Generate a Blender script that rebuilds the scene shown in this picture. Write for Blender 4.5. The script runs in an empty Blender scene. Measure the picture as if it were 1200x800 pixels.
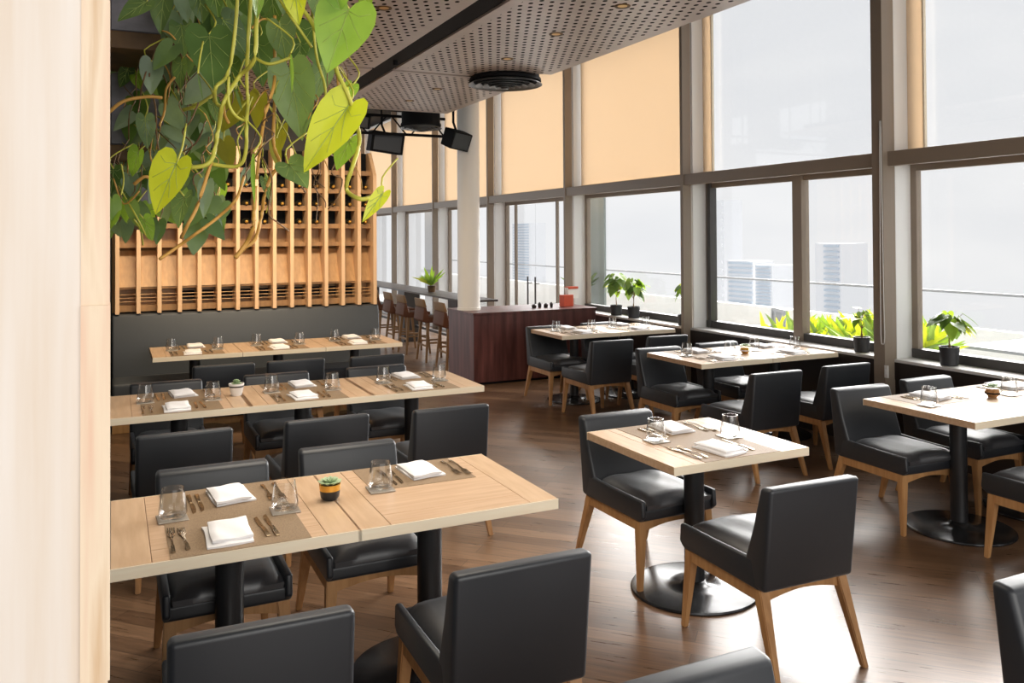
import bpy, bmesh, math, random
from mathutils import Vector, Matrix
random.seed(7)
S = bpy.context.scene
COL = S.collection
PI = math.pi
# ------------------------------------------------------------------ camera
FPX, YAW, PITCH, ROLL, SY, H = 979.49, 0.4462, -0.0139, -0.0053, 136.54, 1.7804
cy_, sy_ = math.cos(YAW), math.sin(YAW)
CF = Vector((sy_*math.cos(PITCH), cy_*math.cos(PITCH), -math.sin(PITCH)))
CR0 = Vector((cy_, -sy_, 0)); CU0 = CR0.cross(CF)
CR = CR0*math.cos(ROLL)+CU0*math.sin(ROLL); CU = -CR0*math.sin(ROLL)+CU0*math.cos(ROLL)
cam = bpy.data.cameras.new('camera'); co = bpy.data.objects.new('camera', cam); COL.objects.link(co)
m = Matrix((( CR.x, CU.x, -CF.x, 0), (CR.y, CU.y, -CF.y, 0), (CR.z, CU.z, -CF.z, H), (0, 0, 0, 1)))
co.matrix_world = m
cam.sensor_width = 36; cam.lens = FPX/1200*36; cam.shift_y = -SY/1200; cam.clip_start = .05; cam.clip_end = 500
S.camera = co
def ray(u, v): return CF + CR*((u-600)/FPX) + CU*((400-SY-v)/FPX)
def atY(u, v, Y): d = ray(u, v); return d*(Y/d.y) + Vector((0, 0, H))
def atX(u, v, X): d = ray(u, v); return d*(X/d.x) + Vector((0, 0, H))
# ------------------------------------------------------------------ light and exposure
W = bpy.data.worlds.new('sky'); S.world = W; W.use_nodes = True
nt = W.node_tree; bg = nt.nodes['Background']
tc = nt.nodes.new('ShaderNodeTexCoord'); nz = nt.nodes.new('ShaderNodeTexNoise'); nz.inputs['Scale'].default_value = 2.2
nz.inputs['Detail'].default_value = 4
cr = nt.nodes.new('ShaderNodeValToRGB'); cr.color_ramp.elements[0].position = .35; cr.color_ramp.elements[1].position = .65
cr.color_ramp.elements[0].color = (.86, .875, .90, 1); cr.color_ramp.elements[1].color = (1, 1, 1, 1)
mp = nt.nodes.new('ShaderNodeMapping'); mp.inputs['Scale'].default_value = (1, 1, 3)
nt.links.new(tc.outputs['Generated'], mp.inputs['Vector']); nt.links.new(mp.outputs[0], nz.inputs['Vector'])
nt.links.new(nz.outputs['Fac'], cr.inputs['Fac']); nt.links.new(cr.outputs[0], bg.inputs['Color'])
bg.inputs['Strength'].default_value = 1.16
sun = bpy.data.lights.new('hazy_sun', 'SUN'); sun.energy = 17; sun.angle = math.radians(60); sun.color = (1, .98, .95)
so = bpy.data.objects.new('hazy_sun', sun); COL.objects.link(so)
so.rotation_euler = Vector((-.74, -.45, -.50)).to_track_quat('-Z', 'Y').to_euler()
def area(name, loc, tgt, sx, sy, e, c):
    l = bpy.data.lights.new(name, 'AREA'); l.shape = 'RECTANGLE'; l.size = sx; l.size_y = sy; l.energy = e; l.color = c; l.spread = math.radians(125)
    o = bpy.data.objects.new(name, l); COL.objects.link(o); o.location = loc
    o.rotation_euler = (Vector(tgt)-Vector(loc)).to_track_quat('-Z', 'Y').to_euler(); return o
area('window_daylight_behind', (1.5, -3.2, 2.4), (1.6, 3.5, .8), 5, 2.6, 88, (1, .96, .90))  # added fill panel behind the camera, brightens surfaces that face it
area('warm_ceiling_wash', (1.2, 7.3, 2.98), (1.3, 9.2, .7), 2.4, .3, 52, (1, .80, .55))
area('ceiling_wash', (1.1, 4.2, 3.1), (1.1, 4.2, 0), 1.6, 3.0, 45, (1, .90, .76))
VS = S.view_settings; VS.view_transform = 'Standard'; VS.look = 'None'; VS.gamma = 1; VS.use_curve_mapping = False; VS.exposure = 0.0
# ------------------------------------------------------------------ materials
def mat(name, col, rough=.5, metal=0, spec=.5, noise=None, bump=None, coat=0, trans=0, sss=0):
    """noise=(colour2, scale xyz, noise scale, lo, hi)  bump=(scale, strength, distance)"""
    M = bpy.data.materials.new(name); M.use_nodes = True; n = M.node_tree; b = n.nodes['Principled BSDF']
    b.inputs['Base Color'].default_value = (*col, 1); b.inputs['Roughness'].default_value = rough; b.inputs['Metallic'].default_value = metal
    b.inputs['Specular IOR Level'].default_value = spec; b.inputs['Coat Weight'].default_value = coat; b.inputs['Coat Roughness'].default_value = .42
    b.inputs['Transmission Weight'].default_value = trans
    t = n.nodes.new('ShaderNodeTexCoord')
    if noise:
        c2, sc, ns, lo, hi = noise
        mpn = n.nodes.new('ShaderNodeMapping'); mpn.inputs['Scale'].default_value = sc
        nn = n.nodes.new('ShaderNodeTexNoise'); nn.inputs['Scale'].default_value = ns; nn.inputs['Detail'].default_value = 5
        r = n.nodes.new('ShaderNodeValToRGB'); r.color_ramp.elements[0].position = lo; r.color_ramp.elements[1].position = hi
        r.color_ramp.elements[0].color = (*col, 1); r.color_ramp.elements[1].color = (*c2, 1)
        n.links.new(t.outputs['Object'], mpn.inputs[0]); n.links.new(mpn.outputs[0], nn.inputs['Vector'])
        n.links.new(nn.outputs['Fac'], r.inputs[0]); n.links.new(r.outputs[0], b.inputs['Base Color'])
    if bump:
        nb = n.nodes.new('ShaderNodeTexNoise'); nb.inputs['Scale'].default_value = bump[0]; nb.inputs['Detail'].default_value = 3
        bp = n.nodes.new('ShaderNodeBump'); bp.inputs['Strength'].default_value = bump[1]; bp.inputs['Distance'].default_value = bump[2]
        n.links.new(t.outputs['Object'], nb.inputs['Vector']); n.links.new(nb.outputs['Fac'], bp.inputs['Height']); n.links.new(bp.outputs[0], b.inputs['Normal'])
    return M
M = {}
M['leather'] = mat('black_leather', (.030, .032, .037), .48, spec=1.0, bump=(9, .3, .01), coat=.5)
M['leather_fine'] = mat('black_leather_back', (.015, .0175, .022), .44, spec=.62, bump=(400, .08, .0005))
M['chairwood'] = mat('walnut_toned_beech', (.36, .175, .065), .42, noise=((.50, .27, .11), (1, 1, .12), 40, .3, .7))
M['oak'] = mat('light_oak_top', (.49, .315, .19), .36, noise=((.60, .415, .27), (.10, 1, 1), 45, .3, .72), bump=(60, .05, .001))
M['oak_y'] = mat('light_oak_crosswise', (.49, .32, .19), .36, noise=((.60, .42, .27), (1, .10, 1), 45, .3, .72))
M['edge'] = mat('pale_birch_edge', (.92, .77, .56), .45, noise=((.96, .84, .64), (.1, .1, 1), 60, .3, .7))
M['blackmetal'] = mat('black_powdercoat', (.018, .019, .021), .38, spec=.5)
M['base'] = mat('satin_black_base', (.035, .035, .037), .22, metal=.6, noise=((.12, .12, .12), (1, 1, 1), 5, .45, .75))
M['runner'] = mat('woven_brown_mat', (.20, .125, .065), .62, noise=((.29, .20, .115), (1, 1, 1), 260, .35, .65), bump=(500, .3, .0008))
M['napkin'] = mat('white_linen', (.83, .81, .81), .8, bump=(35, .2, .003))
M['bronze'] = mat('brushed_bronze', (.42, .33, .22), .25, metal=1)
M['coaster'] = mat('steel_coaster', (.42, .38, .33), .35, metal=.5)
M['frame'] = mat('bronze_window_frame', (.29, .23, .175), .42, spec=.5)
M['frame_dark'] = mat('dark_window_gasket', (.06, .055, .052), .4)
M['ringmetal'] = mat('grey_diffuser_rings', (.17, .17, .165), .35, metal=.3)
M['white'] = mat('white_painted', (.92, .92, .91), .55)
M['offwhite'] = mat('offwhite_column', (.84, .80, .74), .5)
M['sill'] = mat('white_stone_sill', (.74, .72, .70), .3)
M['clad'] = mat('black_brown_cladding', (.028, .02, .017), .35)
M['slatwood'] = mat('honey_oak', (.40, .22, .085), .45, noise=((.52, .30, .12), (1, 1, .1), 30, .3, .7))
M['shelfwood'] = mat('darker_oak_shelves', (.27, .145, .055), .5, noise=((.36, .20, .08), (1, 1, .1), 30, .3, .7))  # rack oak darkened, shade between the fins put into the shelf colour
M['finwood'] = mat('pale_honey_fins', (.66, .42, .23), .45, noise=((.74, .50, .30), (1, 1, .08), 40, .3, .7))
M['banq'] = mat('charcoal_upholstery', (.052, .058, .066), .5, bump=(60, .06, .002))
M['maroon'] = mat('maroon_lacquer_wood', (.055, .016, .014), .36, noise=((.16, .055, .048), (1, 1, .1), 14, .35, .75))
M['darkwall'] = mat('dark_wall', (.03, .026, .023), .7)
M['blackmat'] = mat('black_matt', (.008, .008, .009), .7, spec=.15)
M['steelgrey'] = mat('weathered_zinc', (.16, .15, .17), .45, metal=.1, noise=((.27, .25, .28), (1, 1, 2), 9, .4, .7))
M['bracket'] = mat('old_brown_board', (.07, .035, .012), .6, noise=((.19, .10, .035), (1, 1, 1), 7, .4, .65))
M['stoolleather'] = mat('tan_brown_leather', (.13, .05, .024), .6, spec=.25)
M['stoolwood'] = mat('stool_wood', (.26, .15, .07), .55, spec=.3)
M['potblack'] = mat('black_textured_pot', (.03, .031, .034), .55)
M['potwhite'] = mat('white_ceramic', (.85, .83, .80), .25)
M['gold'] = mat('gold_glaze', (.75, .42, .08), .28, metal=.8)
M['soil'] = mat('soil', (.05, .03, .018), .9, bump=(80, .6, .01))
M['red'] = mat('orange_red_plastic', (.65, .085, .03), .4)
M['bottle'] = mat('dark_bottle_glass', (.012, .014, .010), .12)
M['cord'] = mat('white_cord', (.8, .78, .74), .5)
M['grate'] = mat('pale_tile_terrace', (.62, .63, .62), .6)
M['railgrey'] = mat('grey_rail', (.33, .34, .36), .4)
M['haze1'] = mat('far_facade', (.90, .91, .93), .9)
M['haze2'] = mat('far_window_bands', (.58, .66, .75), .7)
M['greypanel'] = mat('grey_green_glass_panel', (.27, .31, .30), .15)
def leafmat(name, c1, c2, tr):
    Mx = mat(name, c1, .42, noise=(c2, (1, 1, 1), 16, .35, .65)); n = Mx.node_tree; b = n.nodes['Principled BSDF']
    out = n.nodes['Material Output']; ts = n.nodes.new('ShaderNodeBsdfTranslucent'); mx = n.nodes.new('ShaderNodeMixShader')
    ts.inputs['Color'].default_value = (min(1, c2[0]*1.5), min(1, c2[1]*1.4), c2[2]*.6, 1); mx.inputs[0].default_value = tr
    n.links.new(b.outputs[0], mx.inputs[1]); n.links.new(ts.outputs[0], mx.inputs[2]); n.links.new(mx.outputs[0], out.inputs['Surface']); return Mx
M['leaf_lime'] = leafmat('lime_new_leaf', (.50, .57, .03), (.60, .66, .05), .35)  # yellow-green of new leaves and of lit ones, that light put into the colour
M['leaf_light'] = leafmat('light_green_leaf', (.20, .36, .05), (.30, .48, .07), .35)
M['leaf_mid'] = leafmat('mid_green_leaf', (.12, .20, .07), (.19, .29, .10), .28)
M['leaf_dark'] = leafmat('dark_green_leaf', (.065, .125, .03), (.10, .18, .045), .25)
M['leaf_blue'] = leafmat('blue_green_leaf', (.17, .25, .16), (.26, .35, .22), .2)
M['leaf_olive'] = leafmat('olive_backlit_leaf', (.16, .17, .02), (.26, .25, .03), .4)
M['succulent'] = leafmat('pale_succulent', (.36, .48, .27), (.50, .60, .38), .1)
M['vein'] = leafmat('pale_leaf_vein', (.42, .52, .16), (.50, .60, .22), .3)
M['stem_lime'] = mat('lime_stem', (.55, .52, .07), .5)
M['stem_orange'] = mat('orange_brown_stem', (.62, .33, .07), .5)
M['stem_brown'] = mat('brown_stem', (.22, .12, .05), .6)
def glassmat(name, tint, gl=.03, ior=5):
    Mx = bpy.data.materials.new(name); Mx.use_nodes = True; n = Mx.node_tree; n.nodes.remove(n.nodes['Principled BSDF'])
    out = n.nodes['Material Output']; tr = n.nodes.new('ShaderNodeBsdfTransparent'); tr.inputs[0].default_value = (*tint, 1)
    g = n.nodes.new('ShaderNodeBsdfGlossy'); g.inputs['Roughness'].default_value = .02
    f = n.nodes.new('ShaderNodeLayerWeight'); f.inputs[0].default_value = .5
    pw = n.nodes.new('ShaderNodeMath'); pw.operation = 'POWER'; pw.inputs[1].default_value = ior
    mx = n.nodes.new('ShaderNodeMixShader'); ad = n.nodes.new('ShaderNodeMath'); ad.operation = 'ADD'; ad.inputs[1].default_value = gl; ad.use_clamp = True
    n.links.new(f.outputs['Facing'], pw.inputs[0]); n.links.new(pw.outputs[0], ad.inputs[0]); n.links.new(ad.outputs[0], mx.inputs[0]); n.links.new(tr.outputs[0], mx.inputs[1]); n.links.new(g.outputs[0], mx.inputs[2])
    n.links.new(mx.outputs[0], out.inputs['Surface']); return Mx
M['pane'] = glassmat('window_glass', (.91, .91, .91))
M['tumbler'] = glassmat('tumbler_glass', (.965, .97, .97), .05, 2.5)
def shademat():
    Mx = bpy.data.materials.new('beige_roller_fabric'); Mx.use_nodes = True; n = Mx.node_tree; n.nodes.remove(n.nodes['Principled BSDF'])
    out = n.nodes['Material Output']; a = n.nodes.new('ShaderNodeBsdfDiffuse'); b = n.nodes.new('ShaderNodeBsdfTranslucent'); mx = n.nodes.new('ShaderNodeMixShader')
    a.inputs[0].default_value = (.80, .70, .57, 1); b.inputs[0].default_value = (.85, .72, .57, 1); mx.inputs[0].default_value = .5
    n.links.new(a.outputs[0], mx.inputs[1]); n.links.new(b.outputs[0], mx.inputs[2]); n.links.new(mx.outputs[0], out.inputs['Surface']); return Mx
M['shade'] = shademat()
def floormat():
    Mx = mat('dark_plank_floor', (.1, .06, .04), .3, spec=.5); n = Mx.node_tree; b = n.nodes['Principled BSDF']
    t = n.nodes['Texture Coordinate']; mpn = n.nodes.new('ShaderNodeMapping'); mpn.inputs['Rotation'].default_value = (0, 0, math.radians(45))
    br = n.nodes.new('ShaderNodeTexBrick'); br.inputs['Scale'].default_value = 1; br.inputs['Brick Width'].default_value = 1.3; br.inputs['Row Height'].default_value = .11
    br.inputs['Mortar Size'].default_value = .0012; br.inputs['Mortar'].default_value = (.012, .008, .006, 1)
    br.inputs['Color1'].default_value = (.115, .062, .034, 1); br.inputs['Color2'].default_value = (.23, .135, .078, 1); br.offset = .37
    mp2 = n.nodes.new('ShaderNodeMapping'); mp2.inputs['Scale'].default_value = (1.2, 14, 1)
    nn = n.nodes.new('ShaderNodeTexNoise'); nn.inputs['Scale'].default_value = 3.5; nn.inputs['Detail'].default_value = 6
    mu = n.nodes.new('ShaderNodeMix'); mu.data_type = 'RGBA'; mu.blend_type = 'MULTIPLY'; mu.inputs[0].default_value = 1
    r = n.nodes.new('ShaderNodeValToRGB'); r.color_ramp.elements[0].position = .3; r.color_ramp.elements[1].position = .7
    r.color_ramp.elements[0].color = (.6, .58, .55, 1); r.color_ramp.elements[1].color = (1.15, 1.12, 1.1, 1)
    n.links.new(t.outputs['Object'], mpn.inputs[0]); n.links.new(mpn.outputs[0], br.inputs['Vector']); n.links.new(mpn.outputs[0], mp2.inputs[0])
    n.links.new(mp2.outputs[0], nn.inputs['Vector']); n.links.new(nn.outputs['Fac'], r.inputs[0])
    n.links.new(br.outputs['Color'], mu.inputs[6]); n.links.new(r.outputs[0], mu.inputs[7]); n.links.new(mu.outputs[2], b.inputs['Base Color'])
    rr = n.nodes.new('ShaderNodeMapRange'); rr.inputs[3].default_value = .23; rr.inputs[4].default_value = .36
    n.links.new(nn.outputs['Fac'], rr.inputs[0]); n.links.new(rr.outputs[0], b.inputs['Roughness'])
    bp = n.nodes.new('ShaderNodeBump'); bp.inputs['Strength'].default_value = .25; bp.inputs['Distance'].default_value = .002
    n.links.new(nn.outputs['Fac'], bp.inputs['Height']); n.links.new(bp.outputs[0], b.inputs['Normal'])
    return Mx
for k_ in ('leather', 'leather_fine'):
    b_ = M[k_].node_tree.nodes['Principled BSDF']; b_.inputs['Sheen Weight'].default_value = .08; b_.inputs['Sheen Roughness'].default_value = .45; b_.inputs['Sheen Tint'].default_value = (.85, .93, 1, 1)
M['floor'] = floormat(); M['floor'].node_tree.nodes['Principled BSDF'].inputs['Specular IOR Level'].default_value = .9
def perfmat():
    """warm grey panel punched with staggered slots; Object XY in metres from the panel's corner"""
    Mx = mat('perforated_ceiling_panel', (.56, .47, .42), .32, spec=.5, noise=((.66, .56, .50), (.3, 1, 1), 6, .35, .7)); n = Mx.node_tree; b = n.nodes['Principled BSDF']
    src = b.inputs['Base Color'].links[0].from_socket
    t = n.nodes['Texture Coordinate']; sp = n.nodes.new('ShaderNodeSeparateXYZ'); n.links.new(t.outputs['Object'], sp.inputs[0])
    def mth(op, a, c=None, clamp=False):
        k = n.nodes.new('ShaderNodeMath'); k.operation = op; k.use_clamp = clamp
        for i, v in ((0, a), (1, c)):
            if v is None: continue
            if isinstance(v, (int, float)): k.inputs[i].default_value = v
            else: n.links.new(v, k.inputs[i])
        return k.outputs[0]
    X, Y = sp.outputs[0], sp.outputs[1]
    px, py = .070, .155
    def slots(ox, oy):
        fx = mth('ABSOLUTE', mth('SUBTRACT', mth('FRACT', mth('ADD', mth('DIVIDE', X, px), ox)), .5))
        fy = mth('ABSOLUTE', mth('SUBTRACT', mth('FRACT', mth('ADD', mth('DIVIDE', Y, py), oy)), .5))
        a = mth('MULTIPLY', fx, px/.0145); c = mth('MULTIPLY', fy, py/.0185)
        return mth('LESS_THAN', mth('ADD', mth('POWER', a, 2), mth('POWER', c, 2)), 1)
    s = mth('MAXIMUM', slots(0, 0), slots(.5, .5))
    uv = n.nodes.new('ShaderNodeSeparateXYZ'); n.links.new(t.outputs['Generated'], uv.inputs[0])
    for ax, lim in ((uv.outputs[0], .44), (uv.outputs[1], .47)):
        s = mth('MULTIPLY', s, mth('LESS_THAN', mth('ABSOLUTE', mth('SUBTRACT', ax, .5)), lim))
    mx = n.nodes.new('ShaderNodeMix'); mx.data_type = 'RGBA'; n.links.new(s, mx.inputs[0]); n.links.new(src, mx.inputs[6]); mx.inputs[7].default_value = (.012, .01, .009, 1)
    n.links.new(mx.outputs[2], b.inputs['Base Color']); n.links.new(mth('MULTIPLY', mth('SUBTRACT', 1, s), .5), b.inputs['Specular IOR Level']); return Mx
M['perf'] = perfmat()
def postmat(name, c1, c2, c3):
    Mx = mat(name, c1, .6, noise=(c2, (9, 9, .5), 4, .35, .7)); n = Mx.node_tree; r = [x for x in n.nodes if x.type == 'VALTORGB'][0]
    e = r.color_ramp.elements.new(.5); e.color = (*c3, 1); return Mx
M['post_face'] = postmat('whitewashed_pine', (.66, .56, .46), (.72, .66, .60), (.69, .61, .53))
M['post_edge'] = postmat('pine_edge_grain', (.55, .36, .20), (.68, .44, .31), (.74, .60, .44))
# ------------------------------------------------------------------ mesh helpers
def link(name, bm, mats, parent=None, smooth=False, angle=None):
    if smooth != 'leaf': bmesh.ops.recalc_face_normals(bm, faces=bm.faces)
    me = bpy.data.meshes.new(name); bm.to_mesh(me); bm.free()
    for k in (mats if isinstance(mats, (list, tuple)) else [mats]): me.materials.append(M[k])
    if smooth:
        for p in me.polygons: p.use_smooth = True
        if angle:
            try: me.set_sharp_from_angle(angle=math.radians(angle))
            except Exception: pass
    o = bpy.data.objects.new(name, me); COL.objects.link(o)
    if parent: o.parent = parent
    return o
def thing(name, label, cat, loc=(0, 0, 0), rz=0, group=None):
    o = bpy.data.objects.new(name, None); o.empty_display_size = .1; COL.objects.link(o); o.location = loc; o.rotation_euler = (0, 0, rz)
    o['label'] = label; o['category'] = cat
    if group: o['group'] = group
    return o
def tag(o, label, cat, group=None, kind=None):
    o['label'] = label; o['category'] = cat
    if group: o['group'] = group
    if kind: o['kind'] = kind
    return o
def struct(o): o['kind'] = 'structure'; return o
def kids(o): return [c for c in ALLCH.get(o.name, [])]
ALLCH = {}
def dup(root, loc, rz=0, label=None, group=None):
    def rec(o, par):
        c = o.copy(); COL.objects.link(c)
        if par: c.parent = par
        for ch in o.children: rec(ch, c)
        return c
    r = rec(root, None); r.location = loc; r.rotation_euler = (0, 0, rz)
    if label: r['label'] = label
    if group: r['group'] = group
    return r
def B(): return bmesh.new()
def box(bm, x0, x1, y0, y1, z0, z1, bev=0, seg=2, mi=0):
    vs = [bm.verts.new(p) for p in ((x0, y0, z0), (x1, y0, z0), (x1, y1, z0), (x0, y1, z0), (x0, y0, z1), (x1, y0, z1), (x1, y1, z1), (x0, y1, z1))]
    fs = [bm.faces.new([vs[i] for i in q]) for q in ((0, 3, 2, 1), (4, 5, 6, 7), (0, 1, 5, 4), (1, 2, 6, 5), (2, 3, 7, 6), (3, 0, 4, 7))]
    for f in fs: f.material_index = mi
    if bev:
        es = list({e for f in fs for e in f.edges}); r = bmesh.ops.bevel(bm, geom=es, offset=bev, segments=seg, affect='EDGES', profile=.6)
        for f in r['faces']: f.material_index = mi
def prism(bm, prof, x0, x1, bev=0, seg=3, mi=0, topin=0, zt=0):
    """profile in (y,z) run along x; topin narrows the top (z>=zt)"""
    def X(x, z): return x - math.copysign(topin*max(0, (z-zt)), x) if topin else x
    a = [bm.verts.new((X(x0, z), y, z)) for y, z in prof]; b = [bm.verts.new((X(x1, z), y, z)) for y, z in prof]; n = len(prof)
    fs = [bm.faces.new(a[::-1]), bm.faces.new(b)] + [bm.faces.new((a[i], a[(i+1) % n], b[(i+1) % n], b[i])) for i in range(n)]
    for f in fs: f.material_index = mi
    bmesh.ops.recalc_face_normals(bm, faces=fs)
    if bev:
        es = list({e for f in fs for e in f.edges if e.calc_face_angle(0) > .35}); r = bmesh.ops.bevel(bm, geom=es, offset=bev, segments=seg, affect='EDGES', profile=.5)
        for f in r['faces']: f.material_index = mi
def loft(bm, rings, closed=True, cap=True, mi=0):
    R = [[bm.verts.new(p) for p in r] for r in rings]; n = len(R[0]); fs = []
    for a, b in zip(R, R[1:]):
        for i in range(n if closed else n-1): fs.append(bm.faces.new((a[i], a[(i+1) % n], b[(i+1) % n], b[i])))
    if cap: fs.append(bm.faces.new(R[0][::-1])); fs.append(bm.faces.new(R[-1]))
    for f in fs: f.material_index = mi
    return fs
def lathe(bm, prof, seg=24, c=(0, 0, 0), cap=True, mi=0):
    return loft(bm, [[(c[0]+r*math.cos(2*PI*i/seg), c[1]+r*math.sin(2*PI*i/seg), c[2]+z) for i in range(seg)] for r, z in prof], cap=cap, mi=mi)
def bar(bm, p, q, w0, w1=None, d0=None, d1=None, bev=0):
    """square tapered bar from p to q, axis mostly vertical"""
    w1 = w0 if w1 is None else w1; d0 = w0 if d0 is None else d0; d1 = w1 if d1 is None else d1
    def ring(c, w, d): return [(c[0]+sx*w/2, c[1]+s*d/2, c[2]) for sx, s in ((-1, -1), (1, -1), (1, 1), (-1, 1))]
    fs = loft(bm, [ring(p, w0, d0), ring(q, w1, d1)])
    bmesh.ops.recalc_face_normals(bm, faces=fs)
    if bev: bmesh.ops.bevel(bm, geom=list({e for f in fs for e in f.edges}), offset=bev, segments=2, affect='EDGES')
def tube(bm, pts, r, seg=6, mi=0, r1=None):
    pts = [Vector(p) for p in pts]; rings = []
    for i, p in enumerate(pts):
        t = (pts[min(i+1, len(pts)-1)]-pts[max(i-1, 0)]).normalized()
        a = t.cross(Vector((0, 0, 1))) if abs(t.z) < .95 else t.cross(Vector((1, 0, 0))); a.normalize(); b = t.cross(a)
        rr = r if r1 is None else r+(r1-r)*i/(len(pts)-1)
        rings.append([p+a*rr*math.cos(2*PI*k/seg)+b*rr*math.sin(2*PI*k/seg) for k in range(seg)])
    loft(bm, rings, mi=mi)
def smoothpts(P, n=5):
    P = [Vector(p) for p in P]; out = []
    for i in range(len(P)-1):
        p0, p1, p2, p3 = P[max(i-1, 0)], P[i], P[i+1], P[min(i+2, len(P)-1)]
        for k in range(n):
            t = k/n; out.append(.5*((2*p1)+(p2-p0)*t+(2*p0-5*p1+4*p2-p3)*t*t+(3*p1-p0-3*p2+p3)*t**3))
    out.append(P[-1]); return out
# ------------------------------------------------------------------ setting: floor, ceiling, walls
b = B(); box(b, -1.5, 6.0, -3.5, 24, -.1, 0); struct(link('floor', b, 'floor'))
b = B(); box(b, -1.5, 6.3, -3.5, 24, 4.6, 4.7); struct(link('ceiling', b, 'blackmat'))
b = B(); box(b, -.30, -.012, 1.04, 9.2, 0, 4.6); struct(link('wall_left', b, 'darkwall'))
b = B(); box(b, -.30, 2.60, 9.22, 9.4, 0, 2.62); box(b, -.30, 2.2, 9.22, 9.4, 2.62, 4.6); struct(link('wall_back', b, 'darkwall'))
t = thing('partition_post', 'tall whitewashed pine post with peach grained edge at the left of the picture', 'post', (0, 1, 0))
b = B(); box(b, -.34, -.030, 0, .04, 0, 4.6); link('post_board', b, 'post_face', t)
b = B()
zz = 0
while zz < 4.5:
    h = random.uniform(.25, .6); w = random.uniform(-.0022, .0006)
    box(b, -.030, -.0018+w, -.004+random.uniform(-.002, .002), .04, zz, min(4.6, zz+h)); zz += h
link('edge_strip', b, 'post_edge', t)
# window wall
BAY, Y0, XM = 2.65, 4.85, 5.62
b = B(); box(b, 5.76, 5.98, -3.5, 9.9, 0, .74); box(b, 5.755, 5.78, -3.5, 9.9, .60, .739); struct(link('wall_right', b, 'clad'))
b = B(); box(b, 5.755, 6.12, -3.5, 9.9, .74, .765, .004); struct(link('trim_1', b, 'sill'))
b = B(); box(b, 5.76, 5.98, 13.0, 24, 0, .12); struct(link('baseboard_right', b, 'white'))
ys = [Y0+BAY*k for k in range(-3, 8)]
nw = 1
b = B()
for y in ys:
    hw_ = .055 if abs(y-Y0) < .1 else .024
    box(b, XM if hw_ > .03 else 5.66, 5.72, y-hw_, y+hw_, 0, 4.6, .004); box(b, 5.72, 5.78, y-hw_*.6, y+hw_*.6, 0, 4.6)
struct(link('trim_2', b, 'frame'))
b = B()
for y in ys: box(b, 5.80, 6.02, y-.02, y+.02, .765 if y < 10.5 else 0, 4.6)
struct(link('trim_3', b, 'white'))
b = B(); box(b, 5.675, 5.74, -3.2, 23.9, 2.335, 2.455, .004); box(b, 5.74, 5.80, -3.2, 23.9, 2.36, 2.43); box(b, 5.8, 6.04, -3.2, 23.9, 2.36, 2.40)
struct(link('trim_4', b, 'frame'))
def frame_rect(bm, x, y0, y1, z0, z1, w, d):
    box(bm, x, x+d, y0, y0+w, z0, z1); box(bm, x, x+d, y1-w, y1, z0, z1); box(bm, x, x+d, y0+w, y1-w, z0, z0+w); box(bm, x, x+d, y0+w, y1-w, z1-w, z1)
for i, y in enumerate(ys[:-1]):
    y1 = y+BAY; k = i-3   # k: bay after mullion k
    if k == 2:
        # glass door bay
        b = B(); frame_rect(b, 5.98, y+.02, y1-.02, 0, 2.36, .06, .06); box(b, 5.99, 6.03, y+.82, y+.86, .06, 2.3); box(b, 5.99, 6.03, y+2.24, y+2.28, .06, 2.3); d = struct(link('door_1', b, 'frame'))
        for a0, a1 in ((.08, .82), (.86, 1.545), (1.555, 2.24), (2.28, 2.57)): b = B(); box(b, 6.0, 6.012, y+a0, y+a1, .07, 2.29); link('pane', b, 'pane', d)
        for hy in (y+1.42, y+1.68):
            b = B(); tube(b, [(5.93, hy, .45), (5.93, hy, 1.15)], .014, 8); tube(b, [(5.93, hy, .55), (6.0, hy, .55)], .01, 6); tube(b, [(5.93, hy, 1.05), (6.0, hy, 1.05)], .01, 6); link('door_handle', b, 'frame_dark', d)
    else:
        zb = .765 if y1 < 10.5 else .12
        b = B(); frame_rect(b, 5.98, y+.02, y1-.02, zb, 2.36, .055, .06)
        w = struct(link('window_%d' % nw, b, 'frame')); nw += 1
        b = B(); box(b, 5.965, 6.05, y+.03, y1-.03, zb, zb+.075); link('bottom_rail', b, 'frame_dark', w)
        b = B(); box(b, 6.0, 6.01, y+.07, y1-.07, zb+.05, 2.31); link('pane', b, 'pane', w)
        if k == 0:
            b = B(); box(b, 5.95, 6.05, 6.02, 6.14, zb, 2.36, .004); link('mullion', b, 'frame', w)
            b = B(); box(b, 5.955, 6.045, y1-.12, y1-.07, zb, 2.36); box(b, 5.955, 6.045, y+.07, y+.10, zb, 2.36); link('jamb', b, 'frame_dark', w)
    b = B(); frame_rect(b, 5.98, y+.02, y1-.02, 2.40, 4.58, .04, .06); u = struct(link('window_%d' % nw, b, 'frame')); nw += 1
    b = B(); box(b, 6.0, 6.01, y+.06, y1-.06, 2.44, 4.54); link('pane', b, 'pane', u)
ordn = {1: 'third from the right of the picture', 2: 'over the glass door', 3: 'just left of the round column top', 4: 'second bay left of the round column', 5: 'last far bay beside the slatted rack'}
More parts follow.
